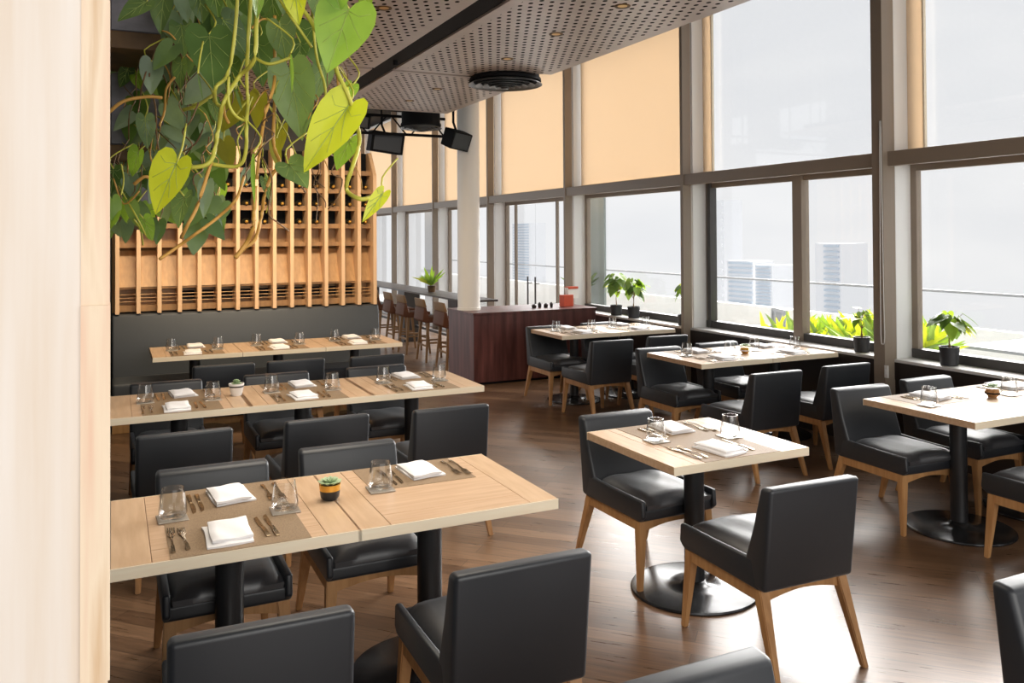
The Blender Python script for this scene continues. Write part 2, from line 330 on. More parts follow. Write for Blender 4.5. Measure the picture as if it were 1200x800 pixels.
for k in range(1, 7):
    y = ys[3+k]; zlow = 2.475
    t = thing('roller_blind', {1: 'beige roller blind, widest and nearest, with its lower edge on the transom', 2: 'beige roller blind in the bay above the glass door',
        3: 'narrow beige roller blind showing right behind the round column', 4: 'beige roller blind in the first bay left of the round column', 5: 'beige roller blind above the bar counter, beside the slatted rack', 6: 'farthest beige roller blind, sliver beside the slatted rack'}[k], 'blind', (5.9, y+BAY/2, zlow), 0, 'beige roller blinds over the upper windows')
    b = B(); n = 14; L = BAY/2-.07
    loft(b, [[(.006*math.sin(3.1*j), -L+2*L*j/n, 0), (.006*math.sin(3.1*j), -L+2*L*j/n, 2.04), (.006*math.sin(3.1*j)+.003, -L+2*L*j/n, 2.04), (.006*math.sin(3.1*j)+.003, -L+2*L*j/n, 0)] for j in range(n+1)])
    link('fabric', b, 'shade', t, smooth=True, angle=30)
    b = B(); box(b, -.012, .016, -L, L, -.02, .012, .003); link('bottom_bar', b, 'edge', t)
    b = B(); tube(b, [(0, -L, 2.06), (0, L, 2.06)], .03, 10); link('roller', b, 'white', t)
for yy, lb in ((ys[4], 'tall narrow beige blind strip beside the second mullion from the right'), (ys[3], 'tall narrow beige blind strip beside the rightmost mullion')):
    t = thing('side_blind', lb, 'blind', (5.93, yy-.20, 2.42), 0, 'narrow beige strips beside the open upper windows')
    b = B(); box(b, 0, .02, 0, .16, 0, 2.14, .003); link('fabric', b, 'shade', t); b = B(); box(b, -.004, .024, -.004, .012, 0, 2.14); link('guide', b, 'edge', t)
# blind cord on the right mullion
b = B(); tube(b, smoothpts([(5.605, 4.80, 2.7), (5.60, 4.79, 2.0), (5.60, 4.785, 1.3), (5.60, 4.78, .95), (5.60, 4.80, .9), (5.60, 4.815, .95), (5.60, 4.815, 1.3), (5.605, 4.81, 2.7)], 5), .004, 6)
tag(link('blind_cord', b, 'cord', smooth=True), 'white looped blind cord hanging down the right brown mullion', 'cord')
t = thing('wall_switch', 'small white socket plate low on the mullion behind the right table', 'socket', (5.615, 4.79, .68))
b = B(); box(b, -.012, .0, -.035, .0, -.05, .05, .003); link('plate', b, 'potwhite', t); b = B(); box(b, -.016, -.012, -.024, -.012, -.02, .02); link('rocker', b, 'white', t)
# round column and divider
t = thing('round_column', 'off-white round column rising behind the maroon divider', 'column', (4.035, 9.70, .868))
b = B(); lathe(b, [(.140, 0), (.140, 3.73)], 40); link('shaft', b, 'offwhite', t, smooth=True, angle=40)
b = B(); lathe(b, [(.147, 0), (.147, .03), (.140, .035)], 40); link('collar', b, 'offwhite', t, smooth=True, angle=40)
t = thing('service_divider', 'low maroon lacquered divider in front of the round column', 'divider', (3.9, 9.23, 0))
b = B(); box(b, 0, 1.70, 0, .82, .03, .84, .003); link('body', b, 'maroon', t)
b = B(); box(b, -.012, 1.712, -.012, .832, .84, .867, .004); link('top', b, 'maroon', t)
b = B(); box(b, .03, 1.67, .03, .79, 0, .03); link('plinth', b, 'blackmat', t)
# things on the divider
def on_div(u, v): d = ray(u, v); tt = (.868-H)/d.z; return d*tt+Vector((0, 0, H))
t = thing('menu_holder', 'orange red box holding white menus on the divider', 'menu holder', (5.35, 9.55, .868), .2)
b = B(); box(b, -.08, .08, -.05, .05, 0, .15, .006); link('box', b, 'red', t)
b = B(); loft(b, [[(x, -.03+.002*i, .10), (x, .03, .10), (x, .06, .24), (x, .0, .24)] for i, x in enumerate((.02, .19))]); link('menus', b, 'potwhite', t)
b = B(); box(b, .03, .2, -.01, .07, .22, .25, .004); link('flap', b, 'red', t)
for q, (dx, h, r) in enumerate(((.95, .05, .03), (1.03, .07, .022), (1.12, .055, .028), (1.20, .065, .02))):
    b = B(); lathe(b, [(r*.8, 0), (r, h*.3), (r, h*.75), (r*.5, h*.9), (r*.55, h)], 14)
    tag(link('spice_jar', b, 'darkwall' if q % 2 else 'clad', smooth=True, angle=40), 'small dark jar on the divider, %s of the four' % ('leftmost', 'second from left', 'third from left', 'rightmost')[q], 'jar', 'jars on the maroon divider').location = (3.9+dx, 9.5, .868)
# ------------------------------------------------------------------ ceiling panels, slot, diffusers
def panel(x0, x1, y0, y1, z, label, notch=None):
    t = thing('ceiling_panel', label, 'ceiling panel', (x0, y0, z), 0, 'perforated ceiling panels')
    b = B()
    w, l = x1-x0, y1-y0
    if notch:
        nx, ny, r, end = notch; pts = [(0, 0), (w, 0)]
        if end: pts += [(w, l-ny)] + [(w-nx*math.sin(a*PI/16), l-ny+ny*(1-math.cos(a*PI/16))) for a in range(1, 9)] + [(0, l)]
        else: pts = [(0, 0)] + [(w-nx*math.cos(a*PI/16), ny*math.sin(a*PI/16)) for a in range(0, 9)] + [(w, l), (0, l)]
    else: pts = [(0, 0), (w, 0), (w, l), (0, l)]
    lo = [b.verts.new((x, y, 0)) for x, y in pts]; hi = [b.verts.new((x, y, .03)) for x, y in pts]; n = len(pts)
    b.faces.new(lo[::-1]); b.faces.new(hi)
    for i in range(n): b.faces.new((lo[i], lo[(i+1) % n], hi[(i+1) % n], hi[i]))
    link('perforated_board', b, 'perf', t)
    b = B()
    for x in (.03, w-.07): box(b, x, x+.04, .05, l-.4, .03, .09)
    for x in (.05, w-.07):
        for y in (.1, l-.5): box(b, x, x+.012, y, y+.012, .09, 4.6-z)
    link('hanger_rail', b, 'blackmat', t)
    return t
ZP = 3.2
panel(2.16, 3.48, 3.75, 6.80, ZP, 'large perforated ceiling panel at the top centre, right of the black slot', (.42, .34, 0, True))
panel(2.16, 3.48, 6.86, 9.0, ZP, 'perforated ceiling panel beyond the seam, above the black speakers', (.42, .22, 0, False))
panel(.62, 1.98, 3.75, 6.80, ZP, 'perforated ceiling panel left of the black slot, beside the leaves')
panel(.62, 1.98, 6.86, 9.0, ZP, 'farther perforated ceiling panel left of the black slot')
panel(2.16, 3.48, .6, 3.70, ZP, 'nearest perforated ceiling panel, over the centre table')
panel(.62, 1.98, .6, 3.70, ZP, 'nearest left perforated ceiling panel over the leaves')
t = thing('lighting_slot', 'black lighting channel running between the perforated ceiling panels', 'light track', (1.99, .6, 3.215))
b = B(); box(b, 0, .16, 0, 8.4, -.005, .09); link('channel', b, 'blackmat', t)
for y in (3.1, 5.9, 7.6):
    b = B(); lathe(b, [(.02, 0), (.02, .04)], 10, (.08, y, -.045)); link('spot', b, 'blackmat', t)
def diffuser(loc, r, drop, label):
    t = thing('round_air_diffuser', label, 'air diffuser', loc, 0, 'round black ceiling diffusers')
    b = B()
    for q, f in enumerate((1, .80, .61, .43, .26)):
        rr = r*f; zz_ = -.008*q; lathe(b, [(rr-.045*r/.33, zz_+.022), (rr, zz_), (rr, zz_+.004), (rr-.045*r/.33, zz_+.026), (rr-.045*r/.33, zz_+.022)], 48, cap=False)
    link('rings', b, 'ringmetal', t)
    b = B(); lathe(b, [(r*.97, .028), (r*.97, .05), (r*.92, .07), (r*.92, drop)], 40); link('duct', b, 'blackmat', t, smooth=True, angle=35)
    b = B(); lathe(b, [(.03, -.035), (.12*r, -.03), (.12*r, .03)], 16); link('hub', b, 'frame_dark', t, smooth=True)
diffuser((3.16, 6.73, 3.13), .33, 1.4, 'large round black air diffuser in the notch of the ceiling panels')
diffuser((3.34, 9.50, 3.08), .25, 1.5, 'smaller round black air diffuser hanging past the panels')
def downlight(x, y, lab):
    t = thing('downlight', lab, 'downlight', (x, y, ZP-.006), 0, 'recessed downlights in the perforated ceiling')
    b = B(); lathe(b, [(.030, .004), (.048, .0), (.05, .006)], 20, cap=False); link('rim', b, 'bracket', t, smooth=True)
    b = B(); lathe(b, [(.031, .003), (.031, .0055)], 16); link('lens', b, 'gold', t)
for x, y, lab in ((2.81, 5.14, 'recessed brass downlight in the large panel, middle of three'), (2.845, 6.02, 'recessed brass downlight in the large panel, nearest the big diffuser'),
                  (2.84, 4.34, 'recessed brass downlight in the large panel, nearest the top edge'), (2.81, 7.52, 'recessed downlight in the far panel, right one'),
                  (2.79, 8.29, 'recessed downlight in the far panel, left one'), (1.516, 4.99, 'recessed brass downlight left of the black slot')): downlight(x, y, lab)
t = thing('smoke_detector', 'white domed detector at the top edge under the perforated panel', 'detector', (2.52, 4.13, ZP-.04))
b = B(); lathe(b, [(.035, 0), (.06, .012), (.065, .04)], 24); link('dome', b, 'potwhite', t, smooth=True, angle=40); b = B(); lathe(b, [(.012, -.006), (.014, .001)], 12); link('sensor', b, 'white', t)
# black truss with speakers
t = thing('ceiling_truss', 'black lattice truss hanging behind the perforated panels', 'truss', (1.6, 9.9, 3.05))
b = B()
for z in (0, .22): tube(b, [(0, 0, z), (2.2, 0, z)], .018, 8)
link('chord', b, 'blackmat', t)
b = B()
for k in range(9): tube(b, [(.25*k, 0, 0 if k % 2 else .22), (.25*(k+1)-.06, 0, .22 if k % 2 else 0)], .01, 6)
link('web', b, 'blackmat', t)
b = B()
for x in (.2, 2.0): tube(b, [(x, 0, .2), (x, 0, 1.5)], .01, 6)
link('hanger', b, 'blackmat', t)
def speaker(loc, rz, tilt, w, h, d, lab, up):
    t = thing('hanging_speaker', lab, 'speaker', loc, rz, 'black speakers under the ceiling')
    b = B(); box(b, -w/2, w/2, -d/2, d/2, -h/2, h/2, .012); o = link('cabinet', b, 'blackmat', t); o.rotation_euler = (tilt, .12, 0)
    b = B(); box(b, -w*.42, w*.42, -d/2-.006, -d/2, -h*.42, h*.42, .003); g = link('grille', b, 'blackmetal', o)
    b = B(); tube(b, [(0, 0, h*.4), (-.05, 0, h*.4+.12), (-.05, 0, up)], .015, 8); link('bracket', b, 'blackmat', t)
speaker((3.80, 9.5, 2.97), .25, .35, .28, .22, .22, 'small tilted black speaker just left of the round column', 1.6)
speaker((3.13, 10.25, 2.98), -.05, .1, .42, .26, .25, 'wider black speaker left of the small tilted one', 1.6)
speaker((2.62, 9.75, 3.17), -.3, .2, .34, .15, .25, 'black spotlight box at the left end above the slatted rack', 1.4)
# ------------------------------------------------------------------ slatted wine rack and banquette
fx = [.045, .232, .42, .607, .79, .977, 1.159, 1.344, 1.524, 1.702, 1.885, 2.062, 2.244, 2.421, 2.595]
t = thing('slatted_wine_rack', 'honey wood wine rack with vertical fins above the dark banquette', 'rack', (0, 8.90, 1.06))
TOP = 1.66
b = B(); box(b, 0, 2.61, .29, .32, -.02, .83); link('back_panel', b, 'slatwood', t); b = B(); box(b, 0, 2.61, .29, .32, .83, TOP); link('upper_back', b, 'blackmat', t)
for q, x in enumerate(fx):
    b = B(); top = TOP if q < 14 else TOP-.24
    if q < 14: box(b, x-.019, x+.019, 0, .29, -.01, TOP, .002)
    else: prism(b, [(0, -.01), (.29, -.01), (.29, TOP), (.2, TOP), (0, TOP-.26)], x-.019, x+.019)
    link('fin', b, 'finwood', t)
def shelf_pieces(z, lip): 
    for a, c in zip([0.0]+fx, fx):
        x0, x1 = (a+.0195 if a else .002), c-.0195
        if x1-x0 < .05: continue
        b = B(); prism(b, [(.11, z), (.29, z), (.29, z+.015), (.125, z+.012), (.11, z+lip)], x0, x1); link('shelf', b, 'shelfwood', t)
for z, lip in ((0.005, .06), (.225, .02), (.63, .045), (.82, .05), (1.01, .05), (1.20, .05), (1.40, .05)): shelf_pieces(z, lip)
for a, c in zip([0.0]+fx, fx):      # hollow sloped back of the tall row, one per bay
    x0, x1 = (a+.0195 if a else .002), c-.0195
    if x1-x0 < .05: continue
    b = B(); prism(b, [(.10, .245), (.285, .245), (.285, .625), (.24, .60), (.18, .45)], x0, x1); link('curved_back', b, 'slatwood', t)
b = B()
for k, z in enumerate((.10, .135, .17)):
    tube(b, [(.02, .12, z), (2.58, .12, z)], .005, 6)
link('grille_rod', b, 'slatwood', t)
for j in range(4, 14):
    b = B(); xx = (fx[j]+fx[j-1])/2; box(b, xx-.06, xx+.06, .20, .24, .09, .19, .005); link('vent', b, 'blackmat', t)
bot = None; nb_ = 0
rows = ((.645, 'lowest'), (.835, 'second'), (1.025, 'third'), (1.215, 'top'))
colsn = ['first', 'second', 'third', 'fourth', 'fifth', 'sixth', 'seventh', 'eighth', 'ninth', 'tenth', 'eleventh', 'twelfth', 'thirteenth', 'fourteenth']
for r_, (z, rn) in enumerate(rows):
    if r_ == 0: continue
    for j in range(1, 15):
        if r_ == 1 and (j % 3 == 0 or j < 4): continue
        loc = ((fx[j]+fx[j-1])/2, 8.955, 1.06+z+.055)
        lab = 'dark wine bottle lying in the %s rack row, %s bay from the left' % ({1: 'lowest stocked', 2: 'middle', 3: 'top'}[r_], colsn[j-1])
        if bot is None:
            bot = thing('wine_bottle', lab, 'bottle', loc, 0, 'wine bottles in the slatted rack')
            b = B(); fs = lathe(b, [(.001, .0), (.036, .003), (.038, .01), (.038, .19), (.03, .215), (.015, .235), (.014, .29)], 16)
            bmesh.ops.rotate(b, verts=b.verts, cent=(0, 0, 0), matrix=Matrix.Rotation(PI/2, 3, 'X')); bmesh.ops.translate(b, verts=b.verts, vec=(0, .225, 0)); 
            bmesh.ops.scale(b, verts=b.verts, vec=(1, .72, 1)); bmesh.ops.translate(b, verts=b.verts, vec=(0, .05, 0)); link('glass', b, 'bottle', bot, smooth=True, angle=40)
            b = B(); lathe(b, [(.015, 0), (.0155, .04)], 12); bmesh.ops.rotate(b, verts=b.verts, cent=(0, 0, 0), matrix=Matrix.Rotation(PI/2, 3, 'X')); bmesh.ops.translate(b, verts=b.verts, vec=(0, .03, 0)); link('capsule', b, 'gold', bot, smooth=True)
        else: dup(bot, loc, 0, lab)
t = thing('banquette', 'long charcoal upholstered banquette below the slatted rack', 'banquette', (0, 8.4, 0))
b = B(); box(b, .0, 2.62, .05, .8, .0, .22, .004); link('plinth', b, 'slatwood', t)
b = B(); box(b, .0, 2.64, .0, .50, .23, .46, .03, 3); link('seat', b, 'banq', t, smooth=True, angle=40)
b = B(); prism(b, [(.42, .42), (.8, .42), (.8, 1.045), (.52, 1.045)], .0, 2.64, .02); link('backrest', b, 'banq', t, smooth=True, angle=40)
# ------------------------------------------------------------------ chair
def make_chair():
    t = thing('dining_chair', '', 'chair')
    b = B(); box(b, -.2355, .2355, .08, .60, .354, .412, .014, 3)
    for s in (-1, 1):
        xa, xb = (s*.209, s*.2365); xa, xb = min(xa, xb), max(xa, xb)
        prism(b, [(.085, .353), (.595, .358), (.622, .380), (.614, .462), (.35, .464), (.12, .470)], xa, xb, .010)
    link('seat_shell', b, 'leather_fine', t, smooth=True, angle=50)
    b = B(); prism(b, [(.048, .352), (.175, .352), (.165, .47), (.118, .60), (.070, .772), (.002, .778)], -.236, .236, .019, 4); link('backrest', b, 'leather_fine', t, smooth=True, angle=50)
    b = B(); nx, ny = 12, 12; grid = []
    for j in range(ny+1):
        row = []
        for i in range(nx+1):
            u, v = i/nx*2-1, j/ny*2-1
            e = (1-abs(u)**5)*(1-abs(v)**6)
            row.append(b.verts.new((u*.2035, .375+v*.240, .436+.044*min(1,e)**.6+.0035*math.sin(6*u+2*v)*e)))
        grid.append(row)
    for j in range(ny):
        for i in range(nx): b.faces.new((grid[j][i], grid[j][i+1], grid[j+1][i+1], grid[j+1][i]))
    r = bmesh.ops.extrude_edge_only(b, edges=[e for e in b.edges if e.is_boundary]); vs = [g for g in r['geom'] if isinstance(g, bmesh.types.BMVert)]
    for v_ in vs: v_.co.z = .412; v_.co.x *= .985; v_.co.y = .375+(v_.co.y-.375)*.985
    bmesh.ops.contextual_create(b, geom=[e for e in b.edges if e.is_boundary])
    link('seat_cushion', b, 'leather', t, smooth=True, angle=60)
    b = B()
    def arch(n=8): return [(-.19+.38*i/n, .302+.026*math.sin(PI*i/n)) for i in range(n+1)]
    for y in (.085, .555):
        pts = arch(); lo = [(x, z) for x, z in pts]; hi = [(.19, .358), (-.19, .358)]; P2 = lo+hi
        A = [b.verts.new((x, y, z)) for x, z in P2]; C = [b.verts.new((x, y+.024, z)) for x, z in P2]; n = len(P2)
        b.faces.new(A); b.faces.new(C[::-1])
        for i in range(n): b.faces.new((A[i], A[(i+1) % n], C[(i+1) % n], C[i]))
    for s in (-1, 1): box(b, s*.215-.012, s*.215+.012, .11, .55, .305, .356, .003)
    link('apron', b, 'chairwood', t)
    for s in (-1, 1):
        b = B(); bar(b, (s*.232, .590, 0), (s*.205, .562, .357), .026, .05, .026, .046, .004); link('leg', b, 'chairwood', t)
        b = B(); bar(b, (s*.228, -.015, 0), (s*.205, .105, .357), .026, .05, .028, .05, .004); link('leg', b, 'chairwood', t)
    return t
chair0 = make_chair(); used = [False]
CG = 'black leather dining chairs with wooden legs'
def chair(x, y, face, label, jit=0):
    rz = (0 if face > 0 else PI) + jit
    if not used[0]: c = chair0; used[0] = True; c.location = (x, y, 0); c.rotation_euler = (0, 0, rz); c['label'] = label; c['group'] = CG
    else: c = dup(chair0, (x, y, 0), rz, label, CG)
    return c
for x, y, f, lab, j in (
    (2.590, 4.095, -1, 'black leather chair on the far side of the centre two-seat table', .02),
    (2.572, 2.530, 1, 'black leather chair with its back to us at the near side of the centre table', -.03),
    (.405, 3.965, -1, 'black chair facing us behind the left end of the nearest left table', 0),
    (1.035, 4.065, -1, 'black chair facing us behind the right half of the nearest left table', 0),
    (.360, 2.235, 1, 'black chair back cut by the bottom edge, at the left end of the nearest table', -.03),
    (1.150, 2.305, 1, 'black chair seen from behind at the near right side of the nearest left table', -.01),
    (1.195, 1.620, -1, 'black chair back peeking up at the bottom centre edge of the picture', .0),
    (2.535, 1.610, -1, 'black chair cut off by the right bottom corner of the picture', .0),
    (.345, 4.640, 1, 'left chair with its back to us on the near side of the second row table', .02),
    (1.090, 4.650, 1, 'middle chair with its back to us on the near side of the second row table', .02),
    (1.812, 4.600, 1, 'right chair with its back to us on the near side of the second row table', -.01),
    (.345, 6.40, -1, 'left chair facing us on the far side of the second row table', 0),
    (1.10, 6.40, -1, 'middle chair facing us on the far side of the second row table', 0),
    (1.86, 6.40, -1, 'right chair facing us on the far side of the second row table', 0),
    (.805, 6.98, 1, 'left chair with its back to us in front of the banquette table', 0),
    (1.37, 6.98, 1, 'middle chair with its back to us in front of the banquette table', 0),
    (2.04, 6.91, 1, 'right chair with its back to us in front of the banquette table', 0),
    (4.480, 4.06, -1, 'pale-lit black chair facing us at the left far side of the right front table', -.05),
    (5.16, 4.10, -1, 'black chair behind the right front table, close to the window ledge', 0),
    (4.58, 2.46, 1, 'black chair half cut by the right edge, near side of the right front table', 0),
    (4.44, 6.28, -1, 'black chair facing us at the far left of the middle window table', 0),
    (5.14, 6.33, -1, 'black chair facing us at the far right of the middle window table', 0),
    (4.410, 4.69, 1, 'black chair seen from behind at the near left of the middle window table', 0),
    (5.15, 4.72, 1, 'black chair seen from behind at the near right of the middle window table', 0),
    (4.35, 6.84, 1, 'black chair seen from behind at the near left of the farthest window table', 0),
    (5.05, 6.90, 1, 'black chair seen from behind at the near right of the farthest window table', 0),
    (4.39, 8.37, -1, 'black chair facing us beside the maroon divider at the farthest window table', 0),
    (5.12, 8.42, -1, 'black chair facing us at the far right of the farthest window table', 0)): chair(x, y, f, lab, j)
# ------------------------------------------------------------------ tables
TW, TD = .768, .752
def make_table():
    t = thing('restaurant_table', '', 'table')
    b = B(); hw, hd, bw = TW/2-.001, TD/2, .115; g = .0016
    # four border boards and an inner panel, each a bevelled board so the joints read as grooves
    box(b, -hw, hw, -hd, hd, .712, .742)
    zt0, zt1 = .741, .750
    def board(x0, x1, y0, y1, mi): box(b, x0+g*.5, x1-g*.5, y0+g*.5, y1-g*.5, zt0, zt1, .0012, 1, mi)
    board(-hw, -hw+bw, -hd, hd, 1); board(hw-bw, hw, -hd, hd, 1)
    board(-hw+bw, hw-bw, -hd, -hd+bw, 0); board(-hw+bw, hw-bw, hd-bw, hd, 0); board(-hw+bw, hw-bw, -hd+bw, hd-bw, 0)
    link('tabletop', b, ['oak', 'oak_y'], t)
    b = B(); e = .003
    box(b, -hw, hw, -hd-e, -hd, .710, .7495); link('edge_band', b, 'edge', t)
    b = B(); box(b, -hw, hw, hd, hd+e, .710, .7495); link('edge_band', b, 'edge', t)
    b = B(); lathe(b, [(.049, .028), (.049, .70)], 28); link('column', b, 'blackmetal', t, smooth=True, angle=40)
    b = B(); box(b, -.22, .22, -.03, .03, .695, .711); box(b, -.03, .03, -.22, .22, .695, .711); link('top_bracket', b, 'blackmetal', t)
    b = B(); lathe(b, [(.308, 0), (.312, .006), (.308, .014), (.29, .017), (.15, .024), (.07, .030), (.056, .045), (.05, .05)], 48); link('base_plate', b, 'base', t, smooth=True, angle=50)
    return t
table0 = make_table(); tused = [False]
def table(x0, y0, lab, sx=1):
    loc = (x0+TW/2*sx, y0+TD/2, 0)
    if not tused[0]: c = table0; tused[0] = True; c.location = loc; c['label'] = lab; c['group'] = 'oak topped pedestal tables'
    else: c = dup(table0, loc, 0, lab, 'oak topped pedestal tables')
    if sx != 1: c.scale = (sx, 1, 1)
    return loc[0], loc[1]
T = {}
T['t1l'] = table(-.006, 2.905, 'left half of the nearest long oak table, against the pine post', 1.045)
T['t1r'] = table(.80, 2.905, 'right half of the nearest long oak table, free end over the floor')
T['t2l'] = table(.0, 5.32, 'left square of the second row oak table, beside the pine post', 1.0)
T['t2m'] = table(.770, 5.32, 'middle square of the second row oak table')
T['t2r'] = table(1.540, 5.32, 'right square of the second row oak table, end by the open floor')
T['t3l'] = table(.315, 7.865, 'left square of the oak table at the banquette', .975)
T['t3m'] = table(1.066, 7.865, 'middle square of the oak table at the banquette', .975)
T['t3r'] = table(1.817, 7.865, 'right square of the oak table at the banquette', .975)
T['c'] = table(2.272, 3.06, 'single small square oak table standing alone in the centre')
T['t4l'] = table(4.255, 3.046, 'left half of the oak table at the right edge of the picture', .97)
T['t4r'] = table(5.003, 3.046, 'right half of the oak table at the right edge, by the window ledge', .965)
T['t5l'] = table(4.255, 5.398, 'left half of the middle oak table along the windows', .97)
T['t5r'] = table(5.003, 5.398, 'right half of the middle oak table along the windows', .97)
T['t6l'] = table(4.19, 7.578, 'left half of the farthest oak window table, next to the maroon divider', .93)
T['t6r'] = table(4.907, 7.578, 'right half of the farthest oak window table, by the potted plants', .93)
names = {'t1l': "nearest long table's left half", 't1r': "nearest long table's right half", 't2l': "second row's left square", 't2m': "second row's middle square", 't2r': "second row's right square",
 't3l': "banquette table's left square", 't3m': "banquette table's middle square", 't3r': "banquette table's right square", 'c': 'small centre table', 't4l': "right-edge table's left half", 't4r': "right-edge table's right half",
 't5l': "middle window table's left half", 't5r': "middle window table's right half", 't6l': "farthest window table's left half", 't6r': "farthest window table's right half"}
ZT = .750
# tableware prototypes (single meshes with origin at the base)
def bm_fork(L=.245):
    b = B(); n = 10; ring = []
    for i in range(n+1):
        s = i/n; y = -L/2+L*.62*s; w = .0065-.0035*math.sin(PI*min(1, s*1.15)) if s < .9 else .0045+.004*(s-.9)*10; z = .0035+.004*math.sin(PI*s)
        w = .0068 if s < .15 else (.0055 if s < .4 else .0032 if s < .85 else .0045)
        ring.append([(-w, y, z-.0012), (w, y, z-.0012), (w, y, z+.0014), (-w, y, z+.0014)])
    ring.append([(-.0115, -L/2+L*.70, .003), (.0115, -L/2+L*.70, .003), (.0115, -L/2+L*.70, .0052), (-.0115, -L/2+L*.70, .0052)])
    ring.append([(-.0125, -L/2+L*.77, .0015), (.0125, -L/2+L*.77, .0015), (.0125, -L/2+L*.77, .0037), (-.0125, -L/2+L*.77, .0037)])
    loft(b, ring)
    for x in (-.0105, -.0035, .0035, .0105):
        loft(b, [[(x-.0019, y, z), (x+.0019, y, z), (x+.0019, y, z+.002), (x-.0019, y, z+.002)] for y, z in ((-L/2+L*.77, .0016), (-L/2+L*.9, .0012), (L/2, .0045))])
    return b
def bm_knife(L=.25):
    b = B(); R = []
    for s, w0, w1, h in ((0, -.006, .006, .0035), (.05, -.0078, .0078, .006), (.40, -.006, .006, .0065), (.46, -.0045, .0045, .004)): R.append((s, w0, w1, h))
    loft(b, [[(a, -L/2+L*s, .0005), (c, -L/2+L*s, .0005), (c, -L/2+L*s, h), (a, -L/2+L*s, h)] for s, a, c, h in R])
    loft(b, [[(a, -L/2+L*s, .0006), (c, -L/2+L*s, .0006), (c, -L/2+L*s, h), (a, -L/2+L*s, h)] for s, a, c, h in ((.45, -.004, .004, .003), (.52, -.009, .006, .0024), (.8, -.0105, .006, .002), (.94, -.007, .006, .0018), (1, .003, .006, .0012))])
    return b
def bm_tumbler():
    b = B(); o = [(.034, 0), (.044, .004), (.0505, .020), (.050, .032), (.0385, .108)]; i = [(.0372, .108), (.0482, .033), (.0480, .022), (.040, .012), (.001, .011)]
    lathe(b, o+i, 28, cap=False); vs = sorted(b.verts, key=lambda v: v.co.z)[:28]; b.faces.new([v for v in vs]) if False else None
    b2 = [v for v in b.verts if abs(v.co.z) < 1e-6]; b2.sort(key=lambda v: math.atan2(v.co.y, v.co.x)); b.faces.new(b2); return b
proto = {}
def place(kind, x, y, z, rz, label, cat, group):
    if kind not in proto:
        if kind == 'tumbler':
            o = link('water_tumbler', bm_tumbler(), 'tumbler', smooth=True, angle=50)
        elif kind == 'fork': o = link('fork', bm_fork(), 'bronze', smooth=True, angle=40)
        elif kind == 'small_fork': o = link('fork', bm_fork(.225), 'bronze', smooth=True, angle=40)
        elif kind == 'knife': o = link('knife', bm_knife(), 'bronze', smooth=True, angle=40)
        elif kind == 'small_knife': o = link('knife', bm_knife(.23), 'bronze', smooth=True, angle=40)
        elif kind == 'coaster': b = B(); box(b, -.052, .052, -.052, .052, 0, .004, .0012, 1); o = link('coaster', b, 'coaster')
        elif kind == 'napkin':
            o = thing('folded_napkin', '', 'napkin')
            def cloth(x0, x1, y0, y1, z0, z1, seed):
                b = B(); n = 10; rr = random.Random(seed); ph = [rr.uniform(0, 6) for _ in range(4)]
                G = []
                for j in range(n+1):
                    row = []
                    for i in range(n+1):
                        u, v = i/n*2-1, j/n*2-1; e = (1-abs(u)**8)*(1-abs(v)**8)
                        X = (x0+x1)/2+(x1-x0)/2*u+.004*math.sin(2*v+ph[0]); Y = (y0+y1)/2+(y1-y0)/2*v+.004*math.sin(2.4*u+ph[1])
                        row.append(b.verts.new((X, Y, z0+.003+(z1-z0-.003)*(.45+.55*e**.5)+.0015*math.sin(4*u+3*v+ph[2]))))
                    G.append(row)
                for j in range(n):
                    for i in range(n): b.faces.new((G[j][i], G[j][i+1], G[j+1][i+1], G[j+1][i]))
                r = bmesh.ops.extrude_edge_only(b, edges=[e for e in b.edges if e.is_boundary])
                for v_ in [g for g in r['geom'] if isinstance(g, bmesh.types.BMVert)]: v_.co.z = z0
                bmesh.ops.contextual_create(b, geom=[e for e in b.edges if e.is_boundary]); return b
            link('lower_fold', cloth(-.075, .075, -.115, .105, 0, .013, 1), 'napkin', o, smooth=True, angle=60)
            link('upper_fold', cloth(-.058, .075, -.098, .112, .012, .027, 2), 'napkin', o, smooth=True, angle=60)
        elif kind == 'runner':
            b = B(); box(b, -.225, .225, -TD/2-.0, TD/2, 0, .0016); o = link('table_runner', b, 'runner')
        elif kind == 'placemat':
            b = B(); box(b, -.225, .225, -.17, .17, 0, .0016); o = link('placemat', b, 'runner')
        proto[kind] = o
    else: o = dup(proto[kind], (0, 0, 0))
    o.location = (x, y, z); o.rotation_euler = (0, 0, rz); o['label'] = label; o['category'] = cat; o['group'] = group
    return o
ZR = ZT+.0018
